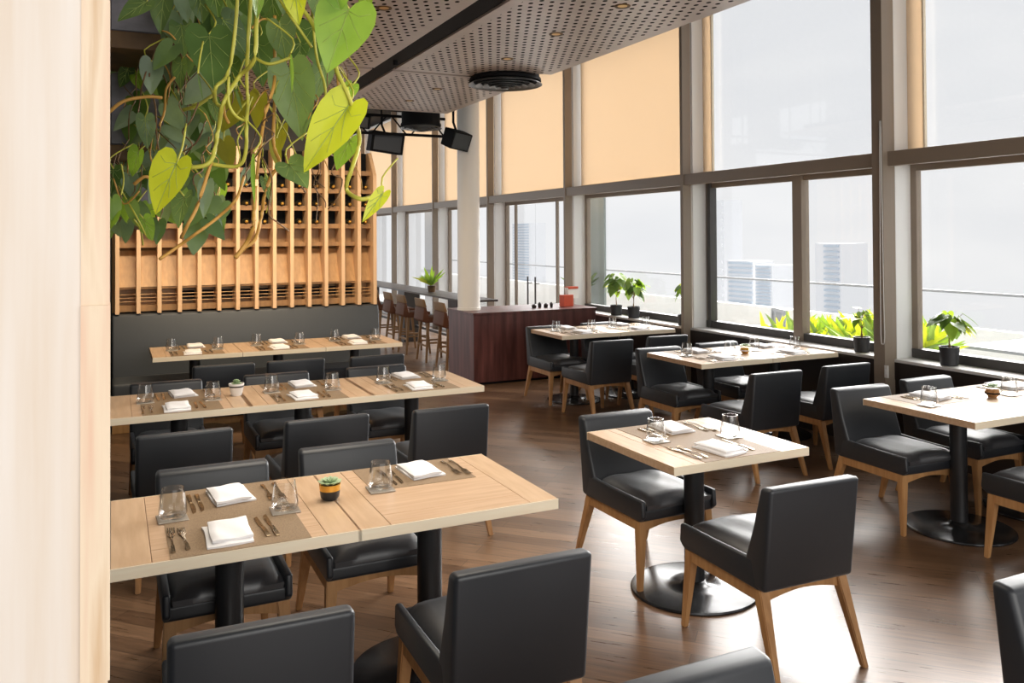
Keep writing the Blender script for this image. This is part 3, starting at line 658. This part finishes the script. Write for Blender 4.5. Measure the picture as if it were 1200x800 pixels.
def setting(key, side, dense=True):
    cx, cy = T[key]; nm = names[key]; far = side > 0; sd = 'far' if far else 'near'; rot = PI if far else 0; s = -1 if far else 1
    def P(dx, dy): return cx+s*dx, cy+s*dy
    j = lambda a: random.uniform(-a, a)
    x, y = P(-.035+j(.008), -.225+j(.012)); place('napkin', x, y, ZR, rot+j(.09)+.05, 'white folded napkin on the %s side of the %s' % (sd, nm), 'napkin', 'white folded napkins')
    fl, kn = ('right', 'left') if far else ('left', 'right')
    for dx, kd, w in ((-.213, 'fork', 'outer'), (-.172, 'small_fork', 'inner')):
        x, y = P(dx+j(.004), -.205+j(.006)); place(kd, x, y, ZR, rot+j(.05), '%s bronze fork %s of the %s napkin on the %s' % (w, fl, sd, nm), 'fork', 'bronze forks')
    for dx, kd, w in ((.085, 'small_knife', 'inner'), (.122, 'knife', 'outer')):
        x, y = P(dx+j(.004), -.19+j(.006)); place(kd, x, y, ZR, rot+j(.05), '%s bronze knife %s of the %s napkin on the %s' % (w, kn, sd, nm), 'knife', 'bronze knives')
    x, y = P(.195, -.045); place('coaster', x, y, ZR, j(.05), 'square metal coaster under the %s tumbler on the %s' % (sd, nm), 'coaster', 'square coasters')
    place('tumbler', x+j(.003), y+j(.003), ZR+.0042, j(3), 'empty water tumbler of the %s place on the %s' % (sd, nm), 'glass', 'water tumblers')
def mat_on(key, half=None):
    cx, cy = T[key]
    if half is None: place('runner', cx, cy, ZT, 0, 'brown woven runner across the %s' % names[key], 'table runner', 'brown woven runners')
    else: place('placemat', cx+half*.0, cy+half*.205, ZT, 0, 'brown woven placemat on the %s' % names[key], 'placemat', 'brown woven placemats')
for k in ('t1l', 't2l', 't2m', 't2r', 't3l', 't3m', 't3r', 'c', 't4r', 't5l', 't5r', 't6l', 't6r'):
    mat_on(k); setting(k, -1); setting(k, 1)
for k in ('t1r', 't4l'): mat_on(k, 1); setting(k, 1)
# succulents and candles
def rosette(bm, c, r, n, mi=0, layers=3):
    for L in range(layers):
        for k in range(n-L):
            a = 2*PI*k/(n-L)+L*.5; ln = r*(1-.28*L); up = .25+.35*L; d = Vector((math.cos(a), math.sin(a), up)).normalized(); sd = Vector((-math.sin(a), math.cos(a), 0))
            p0 = Vector(c)+Vector((0, 0, .003*L)); w = ln*.28
            rings = []
            for s, ww in ((0, .35), (.5, 1), (.85, .8), (1, .08)):
                p = p0+d*ln*s; th = Vector((0, 0, .006*ww*(r/.04)))
                rings.append([p-sd*w*ww, p-th, p+sd*w*ww, p+th*.6])
            loft(bm, rings, mi=mi)
def succulent(x, y, lab, kind):
    t = thing('potted_succulent', lab, 'succulent', (x, y, ZT), 0, 'tiny succulents on the tables')
    if kind == 'gold':
        b = B(); lathe(b, [(.026, 0), (.036, .012), (.040, .038)], 24, cap=True); link('pot', b, 'blackmetal', t, smooth=True, angle=50)
        b = B(); lathe(b, [(.0402, .038), (.042, .062), (.038, .062), (.036, .05)], 24, cap=False); link('gold_rim', b, 'gold', t, smooth=True, angle=50)
    elif kind == 'white':
        b = B(); lathe(b, [(.030, 0), (.034, .006), (.046, .056)], 24); link('pot', b, 'potwhite', t, smooth=True, angle=50)
        b = B(); lathe(b, [(.0465, .056), (.048, .066), (.042, .066), (.040, .055)], 24, cap=False); link('rim', b, 'frame_dark', t, smooth=True, angle=50)
        b = B(); lathe(b, [(.0482, .0665), (.0495, .080), (.044, .080), (.043, .066)], 24, cap=False); link('upper_rim', b, 'potwhite', t, smooth=True, angle=50)
    else:
        b = B(); rings = []
        for q, (r, z) in enumerate(((.024, 0), (.040, .018), (.044, .035), (.036, .055))): rings.append([(r*math.cos(2*PI*(i+.5*(q % 2))/8), r*math.sin(2*PI*(i+.5*(q % 2))/8), z) for i in range(8)])
        loft(b, rings); link('pot', b, 'gold' if kind == 'facet2' else 'chairwood', t)
        b = B(); rings = [[(r*math.cos(2*PI*i/8), r*math.sin(2*PI*i/8), z) for i in range(8)] for r, z in ((.0445, .022), (.0465, .027), (.0445, .032))]; loft(b, rings, cap=False); link('band', b, 'blackmat' if kind == 'facet' else 'potwhite', t)
    zt = {'gold': .05, 'white': .062}.get(kind, .05)
    b = B(); lathe(b, [(.030, zt-.006), (.030, zt)], 16); link('soil', b, 'soil', t)
    b = B(); rosette(b, (0, 0, zt+.012), .050 if kind != 'white' else .036, 9)
    if kind == 'white': rosette(b, (0, 0, zt+.03), .026, 7)
    link('leaves', b, 'succulent', t, smooth=True, angle=50)
succulent(.775, 3.295, 'small green succulent in a black and gold pot on the nearest table', 'gold')
succulent(.735, 5.73, 'small green succulent in a white pot on the second row table', 'white')
succulent(5.02, 3.47, 'small succulent in a faceted patterned pot on the right-edge table', 'facet')
succulent(4.985, 5.72, 'small succulent in a golden faceted pot on the middle window table', 'facet2')
# ------------------------------------------------------------------ leaves
HEART = [(0, 1), (.07, .9), (.17, .76), (.29, .56), (.37, .36), (.40, .16), (.37, -.03), (.28, -.15), (.16, -.17), (.06, -.10), (0, 0)]
LANCE = [(0, 1), (.05, .88), (.11, .7), (.15, .5), (.15, .3), (.10, .12), (.05, .04), (0, 0)]
def leaf(bm, base, tip, normal, wid=1.0, shape=HEART, mi=0, fold=.22, droop=.12, veins=False):
    base = Vector(base); ax = Vector(tip)-base; L = ax.length; ax.normalize(); nrm = Vector(normal); nrm = (nrm-ax*nrm.dot(ax)).normalized(); sd = ax.cross(nrm)
    def V(x, y):
        x *= wid; z = fold*abs(x)-droop*y*y*.6-.35*x*x
        return bm.verts.new(base+ax*(y*L)+sd*(x*L)+nrm*(z*L))
    ribs = [V(0, y) for y in (.02, .3, .62, .98)]
    for s in (-1, 1):
        out = [V(s*x, y) for x, y in shape[1:-1]]; mid = [V(s*x*.5, .3+(y-.3)*.55) for x, y in shape[1:-1]]
        n = len(out); fs = []
        def F(*v):
            try: fs.append(bm.faces.new(v if s > 0 else v[::-1]))
            except Exception: pass
        for i in range(n-1): F(out[i], out[i+1], mid[i+1], mid[i])
        F(ribs[3], out[0], mid[0])
        F(out[-1], ribs[0], mid[-1])
        # centre ribs to mid ring
        k1 = max(1, n//3); k2 = max(2, 2*n//3)
        F(ribs[3], mid[0], ribs[2]) 
        for i in range(0, k1): F(mid[i], mid[i+1], ribs[2])
        F(ribs[2], mid[k1], ribs[1])
        for i in range(k1, n-1): F(mid[i], mid[i+1], ribs[1])
        F(ribs[1], mid[-1], ribs[0])
        for f in fs: f.material_index = mi; f.smooth = True
    if veins:
        def S(x, y): x *= wid; return base+ax*(y*L)+sd*(x*L)+nrm*((fold*abs(x)-droop*y*y*.6-.35*x*x)*L+.0006)
        W_ = {.02: 0}
        lines = [[(0, y) for y in (.0, .3, .62, .95)]]
        for sgn in (-1, 1): lines += [[(0, .04), (sgn*.17, .10), (sgn*.30, .02)], [(0, .05), (sgn*.16, .28), (sgn*.28, .42)], [(0, .32), (sgn*.10, .48), (sgn*.17, .62)]]
        for k, ln in enumerate(lines): tube(bm, [S(x, y) for x, y in ln], .0011 if k == 0 else .0006, 4, mi=8, r1=.0004)
LEAFM = ['leaf_lime', 'leaf_light', 'leaf_mid', 'leaf_dark', 'leaf_blue', 'leaf_olive', 'stem_lime', 'stem_orange', 'vein']
def px(u, v, Y): return atY(u, v, Y)
tocam = Vector((-.25, -1, .15))
def hang(bmf, bms, items, rnd):
    """items: base px, tip px, width ratio, material, depth"""
    for (bx, by), (tx, ty), w, mi, Y in items:
        p = px(bx, by, Y); q = px(tx, ty, Y+rnd.uniform(-.05, .05)); n = tocam+Vector((rnd.uniform(-.5, .5), 0, rnd.uniform(-.1, .5)))
        leaf(bmf, p, q, n, w, HEART if w > .4 else LANCE, mi, fold=rnd.uniform(.2, .42), droop=rnd.uniform(0, .22), veins=w > .4 and mi in (0, 1, 2, 3))
        tube(bms, smoothpts([p, p+Vector((rnd.uniform(-.02, .02), .02, .03)), p+Vector((rnd.uniform(-.05, .05), .05, .07))], 3), .0018, 5, mi=0)
rnd = random.Random(3)
# front planter above the frame + its plant
t = thing('front_planter', 'zinc planter box high on the left wall just above the big leaves', 'planter', (-.005, 1.5, 2.52))
b = B(); box(b, 0, .62, 0, .28, 0, .2, .006); link('trough', b, 'steelgrey', t); b = B(); box(b, 0, .64, -.01, .29, -.04, 0); link('bracket', b, 'bracket', t); b = B(); box(b, .02, .60, .02, .26, .2, .21); link('soil', b, 'soil', t)
pl = thing('hanging_philodendron', 'large bright heart-leaved vine hanging in the foreground at the top', 'plant', (.3, 1.6, 2.7))
inv = Matrix.Translation(-Vector((.3, 1.6, 2.7)))
F = B(); Sx = B()
front = [((409, 10), (383, 84), 1.0, 1, 1.45), ((409, 123), (353, 203), .72, 0, 1.5), ((208, 189), (179, 252), .95, 0, 1.5), ((245, 40), (251, 106), .92, 3, 1.7), ((260, 22), (293, 68), .85, 3, 1.75),
 ((327, 26), (336, 72), .98, 2, 1.6), ((340, 80), (354, 167), .78, 2, 1.65), ((341, 62), (344, 113), .26, 1, 1.5), ((300, -12), (304, 24), .8, 1, 1.5), ((396, -20), (386, 24), 1.1, 1, 1.45), ((345, -20), (349, 29), .8, 0, 1.5),
 ((338, 192), (361, 218), 1.1, 2, 1.6), ((410, 163), (394, 200), .85, 1, 1.6), ((297, 178), (295, 238), .30, 1, 1.55), ((449, 226), (424, 260), .55, 0, 1.5), ((413, 100), (401, 123), .9, 1, 1.6), ((232, 86), (238, 118), .32, 2, 1.6),
 ((276, 104), (284, 130), .32, 2, 1.7), ((288, -15), (291, 20), 1.0, 3, 1.7), ((352, 50), (350, 80), .8, 3, 1.8), ((305, 112), (300, 152), .8, 5, 1.85), ((285, 118), (259, 156), .9, 5, 1.9), ((262, 165), (272, 198), .8, 5, 1.9), ((322, 168), (328, 202), .5, 5, 1.9),
 ((366, 30), (372, 78), .9, 3, 1.85), ((380, 75), (370, 118), .7, 2, 1.9), ((318, -10), (322, 34), .9, 3, 1.9), ((232, -10), (240, 30), .9, 3, 1.9), ((268, -20), (262, 24), .9, 2, 1.8), ((300, 50), (310, 100), .8, 3, 1.95), ((268, 72), (276, 112), .7, 3, 2.0),
 ((430, -10), (424, 22), .6, 1, 1.7), ((356, 120), (366, 150), .5, 3, 1.9), ((280, 130), (290, 165), .6, 3, 2.0), ((242, 215), (238, 255), .55, 4, 1.8), ((216, 230), (207, 266), .75, 2, 1.8), ((330, 150), (322, 190), .5, 5, 2.0), ((390, 150), (380, 185), .6, 2, 1.9), ((310, 210), (318, 238), .5, 2, 1.9),
 ((250, 120), (256, 146), .6, 2, 1.9), ((290, 200), (281, 222), .6, 4, 1.9), ((372, -16), (376, 30), .9, 2, 1.7), ((332, -16), (338, 26), .9, 2, 1.75), ((250, -16), (256, 22), .9, 3, 1.7)]
hang(F, Sx, front, rnd)
def C1(*p): return [(100+x/3.333, y/3.333) for x, y in p]
def C2(*p): return [(100+x/3.333, 200+y/3.333) for x, y in p]
def vine(bm, pts, Y, r, mi, jy=.03):
    P = smoothpts([px(u, v, Y+rnd.uniform(-jy, jy)) for u, v in pts], 5); tube(bm, P, r, 7, mi=mi)
vine(Sx, C1((700, -200), (670, 60), (660, 230), (600, 300), (540, 400), (520, 500), (490, 630), (410, 655)), 1.6, .0042, 0)
vine(Sx, C1((600, -220), (590, 60), (560, 280), (510, 340), (510, 400), (540, 420)), 1.6, .0035, 0)
vine(Sx, C1((660, -220), (640, 100), (630, 290), (635, 400), (630, 470), (625, 600), (590, 650), (490, 640)), 1.62, .0036, 0)
vine(Sx, C1((560, 300), (560, 400), (590, 455), (635, 475)), 1.6, .0028, 0)
vine(Sx, C1((660, 225), (720, 250), (800, 225)), 1.6, .003, 0)
vine(Sx, C1((1000, -150), (960, 60), (975, 250), (1030, 380), (1060, 480), (1070, 560), (1040, 660), (1020, 740), (1080, 778), (1145, 755)), 1.52, .0042, 0)
vine(Sx, C1((880, -60), (900, 200), (935, 330), (940, 400)), 1.7, .003, 0)
vine(Sx, C1((740, 60), (740, 260), (735, 340), (700, 460), (680, 600), (670, 700)), 1.65, .0032, 1)
vine(Sx, C1((745, 240), (740, 400), (735, 560), (760, 640), (730, 680), (700, 760), (690, 830), (665, 930), (620, 970), (590, 1005)), 1.7, .0036, 1)
vine(Sx, C2((620, 20), (590, 110), (520, 180), (440, 240), (370, 290), (290, 345)), 1.6, .0030, 1)
vine(Sx, C2((665, 60), (660, 150), (655, 220), (630, 280), (585, 340)), 1.65, .0042, 1)
vine(Sx, C2((500, -60), (440, 130), (400, 210), (375, 262)), 1.65, .0034, 1)
vine(Sx, C1((700, -120), (760, 0), (820, 90), (885, 185)), 1.5, .0026, 0)
vine(Sx, C1((800, -120), (830, 0), (880, 80), (920, 155)), 1.5, .0040, 0)
vine(Sx, C1((650, 110), (690, 75), (730, 80)), 1.6, .0022, 1)
vine(Sx, C1((540, 410), (545, 450), (560, 480)), 1.6, .0028, 1)
vine(Sx, C1((965, 240), (985, 300), (990, 380)), 1.53, .0028, 1)
for k in range(34):
    u = rnd.uniform(225, 420); v = rnd.uniform(60, 190); P = [(u, v)]
    for q in range(5): u += rnd.uniform(-14, 14); v += rnd.uniform(6, 24); P.append((u, v))
    vine(Sx, P, rnd.uniform(1.6, 2.0), rnd.uniform(.0009, .0018), rnd.choice([0, 1, 2, 2]), .05)
for bm_ in (F, Sx): bmesh.ops.transform(bm_, matrix=inv, verts=bm_.verts)
link('foliage', F, LEAFM, pl, smooth='leaf'); link('vines', Sx, ['stem_lime', 'stem_orange', 'stem_brown'], pl, smooth=True)
# back planters and the green wall
for Yp, zb, wd, lab, q in ((2.35, 2.31, .175, 'upper dark zinc planter box beside the pine post', 0), (2.75, 2.06, .15, 'middle dark zinc planter box beside the pine post', 1), (3.3, 1.86, .14, 'lowest dark zinc planter box, half hidden by leaves', 2)):
    t = thing('wall_planter', lab, 'planter', (-.006, Yp, zb), 0, 'zinc planters on the left wall')
    b = B(); prism(b, [(0, 0), (.32, 0), (.34, .24), (-.01, .24)], 0, wd, .004, 1); link('trough', b, 'steelgrey', t)
    b = B(); box(b, 0, wd+.01, -.01, .33, -.045, -.001, .003); link('bracket', b, 'bracket', t)
    b = B(); box(b, .012, wd-.012, .015, .31, .24, .25); link('soil', b, 'soil', t)
def bushy(name, label, loc, manual, cells, seed, vines):
    rr = random.Random(seed); t = thing(name, label, 'plant', loc); F = B(); Sx = B()
    hang(F, Sx, manual, rr)
    for (u0, u1, v0, v1, n, Ya, Yb, s0, s1, mats) in cells:
        for _ in range(n):
            u, v, Y = rr.uniform(u0, u1), rr.uniform(v0, v1), rr.uniform(Ya, Yb); L = rr.uniform(s0, s1); a = rr.gauss(0, .5)
            p = px(u, v, Y); d = Vector((math.sin(a), rr.uniform(-.5, .3), -math.cos(a))).normalized()
            leaf(F, p, p+d*L, tocam+Vector((rr.uniform(-.9, .9), 0, rr.uniform(-.3, .9))), rr.uniform(.7, 1.0), HEART, rr.choice(mats), rr.uniform(.1, .3), rr.uniform(0, .25))
            if rr.random() < .6: tube(Sx, smoothpts([p, p+Vector((rr.uniform(-.03, .03), .03, .04)), p+Vector((rr.uniform(-.04, .04), .08, .10))], 3), .0015, 4, mi=rr.choice([0, 1, 2]))
    for P, Y, r, mi in vines:
        Pp = smoothpts([px(u, v, Y+rr.uniform(-.05, .05)) for u, v in P], 4); tube(Sx, Pp, r, 6, mi=mi)
    inv = Matrix.Translation(-Vector(loc))
    for bm_ in (F, Sx): bmesh.ops.transform(bm_, matrix=inv, verts=bm_.verts)
    link('foliage', F, LEAFM, t, smooth='leaf'); link('vines', Sx, ['stem_lime', 'stem_orange', 'stem_brown'], t, smooth=True)
man = [((172, 2), (136, 24), .85, 2, 2.1), ((178, 72), (177, 112), .85, 4, 2.2), ((213, 72), (210, 106), .8, 2, 2.2), ((212, 28), (216, 67), .7, 2, 2.2), ((170, 138), (173, 175), .75, 2, 2.2), ((211, 127), (212, 160), .8, 4, 2.3),
 ((226, 138), (214, 168), .8, 4, 2.3), ((163, 177), (153, 208), .85, 1, 2.2), ((133, 198), (130, 228), .7, 3, 2.3), ((202, 166), (178, 198), .8, 4, 2.3), ((240, 148), (246, 178), .6, 4, 2.2), ((192, -4), (186, 40), .8, 2, 2.2), ((214, -8), (220, 28), .7, 4, 2.2),
 ((168, 256), (179, 283), .8, 1, 2.2), ((140, 226), (149, 262), .7, 2, 2.3), ((196, 205), (190, 232), .8, 2, 2.3), ((150, 80), (140, 104), .8, 3, 2.6), ((160, 85), (163, 104), .8, 1, 2.6), ((158, 232), (146, 256), .8, 3, 2.3)]
vin = [(C1((90, 440), (150, 395), (240, 378), (300, 382)), 2.15, .0042, 1), (C1((350, 300), (315, 350), (310, 430), (290, 490)), 2.15, .003, 1), (C1((300, 120), (340, 140), (420, 240), (500, 250)), 2.2, .002, 1), (C1((380, 430), (440, 410), (500, 370)), 2.1, .0045, 0),
       (C1((190, 720), (230, 690), (260, 700)), 2.1, .004, 1), (C1((140, 640), (150, 700), (140, 760)), 2.1, .0018, 0), (C1((330, 620), (430, 560), (470, 470)), 2.2, .002, 2), (C2((110, 30), (150, 130), (210, 80)), 2.2, .002, 1), (C2((190, 190), (215, 230), (225, 290)), 2.2, .0022, 0), (C2((130, 60), (200, 180), (240, 260)), 2.2, .002, 0)]
for k in range(20):
    u = rnd.uniform(160, 245); v = rnd.uniform(-10, 90); P = [(u, v)]
    for q in range(5): u += rnd.uniform(-10, 10); v += rnd.uniform(14, 34); P.append((u, v))
    vin.append((P, rnd.uniform(2.2, 2.7), rnd.uniform(.0012, .0026), rnd.choice([0, 1, 2, 2])))
bushy('trailing_pothos', 'dense blue-green trailing vine hanging over the dark planters at upper left', (.15, 2.5, 2.6), man,
      [(192, 258, -10, 205, 100, 2.15, 2.8, .055, .09, [2, 2, 3, 4, 4, 4, 3]), (128, 262, 196, 262, 66, 2.1, 2.9, .045, .085, [2, 3, 4, 1, 2]), (150, 200, 60, 200, 26, 2.5, 3.0, .06, .09, [2, 3, 4]), (125, 168, 75, 110, 5, 2.7, 2.9, .04, .07, [3, 2]), (250, 330, -10, 60, 22, 2.2, 2.6, .08, .12, [3, 3, 2])], 11, vin)
# ------------------------------------------------------------------ pots on the ledge
def potplant(x, y, z, r, h, lab, seed, n, spread, height, dark=False, ribbed=True):
    rr = random.Random(seed); t = thing('ledge_plant', lab, 'potted plant', (x, y, z), 0, 'green plants in black pots on the window ledge')
    b = B(); prof = []
    N = 9
    for k in range(N+1):
        s = k/N; prof.append((r*(.86+.14*s)+(.0022 if (k % 2 and ribbed) else 0), h*s))
    lathe(b, prof+[(r*.9, h), (r*.88, h-.02)], 28); link('pot', b, 'potblack', t, smooth=True, angle=35)
    b = B(); lathe(b, [(r*.86, h-.025), (r*.86, h-.014)], 20); link('soil', b, 'soil', t)
    b = B(); tops = []
    for k in range(4):
        a = rr.uniform(0, 6.28); top = Vector((math.cos(a)*spread*.25, math.sin(a)*spread*.25, h+height*rr.uniform(.35, .6))); tops.append(top)
        tube(b, smoothpts([(0.01*math.cos(a), .01*math.sin(a), h-.02), (0, 0, h+height*.25), top], 4), .006, 6, r1=.003)
    F = B()
    for k in range(n):
        a = rr.uniform(0, 6.28); tp = rr.choice(tops); rad = spread*rr.uniform(.35, .95); p = Vector((math.cos(a)*rad*.6, math.sin(a)*rad*.6, h+height*rr.uniform(.55, 1)))
        d = Vector((math.cos(a)*.7, math.sin(a)*.7, rr.uniform(-1.1, .1))).normalized(); L = rr.uniform(.10, .17)*(spread/.15)**.5
        tube(b, smoothpts([tp, (tp+p)/2+Vector((0, 0, .02)), p], 3), .002, 5)
        leaf(F, p, p+d*L, Vector((math.cos(a)*.6, math.sin(a)*.6, 1)), rr.uniform(.75, 1), HEART, rr.choice([3, 3, 2, 1, 0] if dark else [1, 0, 2, 1, 3]), .2, .2)
    link('stems', b, 'stem_brown', t, smooth=True); link('leaves', F, LEAFM, t, smooth='leaf')
potplant(5.86, 4.40, .766, .072, .145, 'leafy green plant in a ribbed black pot on the ledge at right', 5, 22, .17, .26, dark=True)
potplant(5.86, 5.24, .766, .068, .13, 'plant in a black pot on the ledge just left of the right mullion', 9, 12, .12, .26)
potplant(5.86, 7.74, .766, .07, .12, 'plant in a black pot half hidden behind the second mullion from the right', 12, 16, .11, .34)
potplant(5.84, 8.72, .766, .078, .14, 'right one of the pair of plants in black pots by the farthest window table', 14, 26, .17, .34)
potplant(5.84, 9.12, .766, .078, .13, 'left one of the pair of plants in black pots by the farthest window table', 15, 26, .17, .40)
# ------------------------------------------------------------------ bar counter and stools
t = thing('bar_counter', 'long high bar counter running along the far windows', 'counter', (4.35, 10.6, 0))
b = B(); box(b, 0, .5, 0, 11, .878, .905, .004); link('worktop', b, 'clad', t)
for y in (.6, 3.0, 5.4, 7.8):
    b = B(); box(b, .12, .40, y, y+.35, 0, .87); link('support', b, 'frame_dark', t)
b = B(); box(b, .30, .34, 0, 11, .25, .29); link('foot_rail', b, 'frame_dark', t)
def make_stool():
    t = thing('bar_stool', '', 'stool')
    b = B(); box(b, -.20, .20, -.17, .20, .56, .64, .02, 3); link('seat', b, 'stoolleather', t, smooth=True, angle=45)
    b = B(); prism(b, [(-.19, .56), (-.13, .60), (-.18, .78), (-.215, .78), (-.24, .60)], -.20, .20, .012); link('backrest', b, 'stoolleather', t, smooth=True, angle=45)
    b = B(); prism(b, [(-.17, .78), (-.215, .78), (-.235, .90), (-.205, .90)], -.19, .19, .008); link('top_rail', b, 'stoolwood', t, smooth=True, angle=45)
    for sx in (-1, 1):
        for s in (-1, 1):
            b = B(); bar(b, (sx*.20, s*.19, 0), (sx*.15, s*.14, .56), .026, .04, .026, .04, .003); link('leg', b, 'stoolwood', t)
    b = B()
    for s in (-1, 1): box(b, -.17, .17, s*.17-.01, s*.17+.01, .22, .245); box(b, s*.175-.01, s*.175+.01, -.16, .16, .26, .285)
    link('footrest', b, 'stoolwood', t); return t
st = make_stool()
for k, (y, lab) in enumerate(((10.62, 'nearest brown leather bar stool, beside the maroon divider'), (11.42, 'second brown bar stool from the maroon divider'), (12.30, 'third brown bar stool from the maroon divider'), (12.98, 'fourth brown bar stool, near the slatted rack'), (13.75, 'farthest brown bar stool, half hidden by the slatted rack'))):
    if k == 0: o = st; o.location = (4.20, y, 0); o.rotation_euler = (0, 0, -PI/2); o['label'] = lab; o['group'] = 'brown bar stools at the counter'
    else: dup(st, (4.20, y, 0), -PI/2, lab, 'brown bar stools at the counter')
def tuft(name, loc, n, L, lab, cat, seed, mats, group=None, spread=.5, pot=None):
    rr = random.Random(seed); t = thing(name, lab, cat, loc, 0, group); F = B(); z0 = 0
    if pot: b = B(); lathe(b, [(pot[0]*.8, 0), (pot[0], pot[1])], 20); link('pot', b, pot[2], t, smooth=True, angle=40); z0 = pot[1]
    for k in range(n):
        a = rr.uniform(0, 6.28); el = rr.uniform(.5, 1.5); bx = Vector((rr.uniform(-.5, .5)*spread, rr.uniform(-1, 1)*spread, z0)); ln = L*rr.uniform(.6, 1.1)
        d = Vector((math.cos(a)*math.cos(el), math.sin(a)*math.cos(el), math.sin(el))); leaf(F, bx, bx+d*ln, Vector((-.6, -.4, 1)), .55, LANCE, rr.choice(mats), .2, .35)
    link('leaves', F, LEAFM, t, smooth='leaf')
tuft('counter_plant', (4.60, 12.6, .906), 26, .32, 'small spiky green plant in a brown pot on the bar counter', 'potted plant', 4, [1, 0, 1, 2], None, .03, (.07, .10, 'bracket'))
# ------------------------------------------------------------------ outside
b = B(); box(b, 6.12, 9.5, -6, 26, -.2, -.05); box(b, 6.0, 6.12, -6, 26, -.2, .0); box(b, 6.02, 6.12, -6, 9.9, 0, .74); struct(link('terrace', b, 'grate'))
t = thing('terrace_parapet', 'white terrace parapet with a thin rail beyond the windows', 'parapet', (9.3, 0, -.05))
b = B(); box(b, 0, .12, -6, 26, 0, .70); link('low_wall', b, 'white', t); b = B(); tube(b, [(.06, -6, 1.12), (.06, 26, 1.12)], .018, 8); link('rail', b, 'railgrey', t)
for y in range(-4, 26, 4): b = B(); tube(b, [(.06, y, .7), (.06, y, 1.12)], .012, 6); link('post', b, 'railgrey', t)
def terrace_chair(loc, rz, lab):
    t = thing('terrace_chair', lab, 'outdoor chair', loc, rz, 'grey slatted chairs on the terrace')
    for s in (-1, 1):
        b = B(); bar(b, (s*.22, -.22, 0), (s*.22, -.24, .86), .035); link('leg', b, 'railgrey', t)
        b = B(); bar(b, (s*.22, .22, 0), (s*.22, .2, .62), .035); link('leg', b, 'railgrey', t)
        b = B(); box(b, s*.22-.025, s*.22+.025, -.24, .24, .62, .645); link('armrest', b, 'railgrey', t)
    b = B()
    for k in range(9): x = -.20+.05*k; box(b, x-.016, x+.016, -.255, -.235, .40, .86)
    box(b, -.24, .24, -.26, -.23, .84, .88); link('back_slats', b, 'railgrey', t)
    b = B(); box(b, -.24, .24, -.24, .22, .40, .43); link('seat', b, 'railgrey', t)
terrace_chair((7.55, 8.35, -.05), 1.2, 'grey slatted terrace chair outside the middle window')
terrace_chair((7.0, 4.35, -.05), .3, 'grey slatted terrace chair outside, behind the ribbed pot plant')
t = thing('terrace_table', 'white terrace table outside behind the ledge plant at right', 'outdoor table', (7.7, 4.9, -.05))
b = B(); box(b, -.5, .5, -.4, .4, .76, .79, .004); link('tabletop', b, 'railgrey', t); b = B(); lathe(b, [(.03, .02), (.03, .76)], 12); link('leg', b, 'railgrey', t); b = B(); lathe(b, [(.25, 0), (.25, .02)], 20); link('foot', b, 'railgrey', t)
for loc, n, L, lab, sd in (((6.75, 5.75, -.05), 300, .40, 'lush bright green bush outside the window left of the right mullion', 21), ((6.75, 6.75, -.05), 90, .34, 'smaller green bush outside, left of the brown window bar', 22)):
    tuft('terrace_bush', loc, n, L, lab, 'bush', sd, [0, 1, 0, 2, 1], 'bushes in terrace planters', .45 if n > 60 else .2, (.25, .68, 'white'))
t = thing('glass_screen', 'grey green glass screen panel standing outside beyond the farthest table', 'screen', (7.5, 12.1, -.05))
b = B(); box(b, 0, .04, -.02, .72, .02, 2.6); link('pane', b, 'greypanel', t); b = B(); box(b, -.01, .05, -.05, .75, 0, .03); link('foot', b, 'frame_dark', t)
tuft('screen_plant', (7.2, 12.3, -.05), 50, .4, 'dark green shrub outside in front of the grey glass screen', 'shrub', 31, [3, 2, 3], None, .12, (.15, .9, 'white'))
t = thing('far_screen', 'grey partition panel outside beyond the bar counter', 'screen', (6.8, 18.6, -.05))
b = B(); box(b, 0, .05, 0, .5, 0, 2.7); link('panel', b, 'railgrey', t); b = B(); box(b, -.02, .07, -.03, .53, 0, .04); link('foot', b, 'frame_dark', t)
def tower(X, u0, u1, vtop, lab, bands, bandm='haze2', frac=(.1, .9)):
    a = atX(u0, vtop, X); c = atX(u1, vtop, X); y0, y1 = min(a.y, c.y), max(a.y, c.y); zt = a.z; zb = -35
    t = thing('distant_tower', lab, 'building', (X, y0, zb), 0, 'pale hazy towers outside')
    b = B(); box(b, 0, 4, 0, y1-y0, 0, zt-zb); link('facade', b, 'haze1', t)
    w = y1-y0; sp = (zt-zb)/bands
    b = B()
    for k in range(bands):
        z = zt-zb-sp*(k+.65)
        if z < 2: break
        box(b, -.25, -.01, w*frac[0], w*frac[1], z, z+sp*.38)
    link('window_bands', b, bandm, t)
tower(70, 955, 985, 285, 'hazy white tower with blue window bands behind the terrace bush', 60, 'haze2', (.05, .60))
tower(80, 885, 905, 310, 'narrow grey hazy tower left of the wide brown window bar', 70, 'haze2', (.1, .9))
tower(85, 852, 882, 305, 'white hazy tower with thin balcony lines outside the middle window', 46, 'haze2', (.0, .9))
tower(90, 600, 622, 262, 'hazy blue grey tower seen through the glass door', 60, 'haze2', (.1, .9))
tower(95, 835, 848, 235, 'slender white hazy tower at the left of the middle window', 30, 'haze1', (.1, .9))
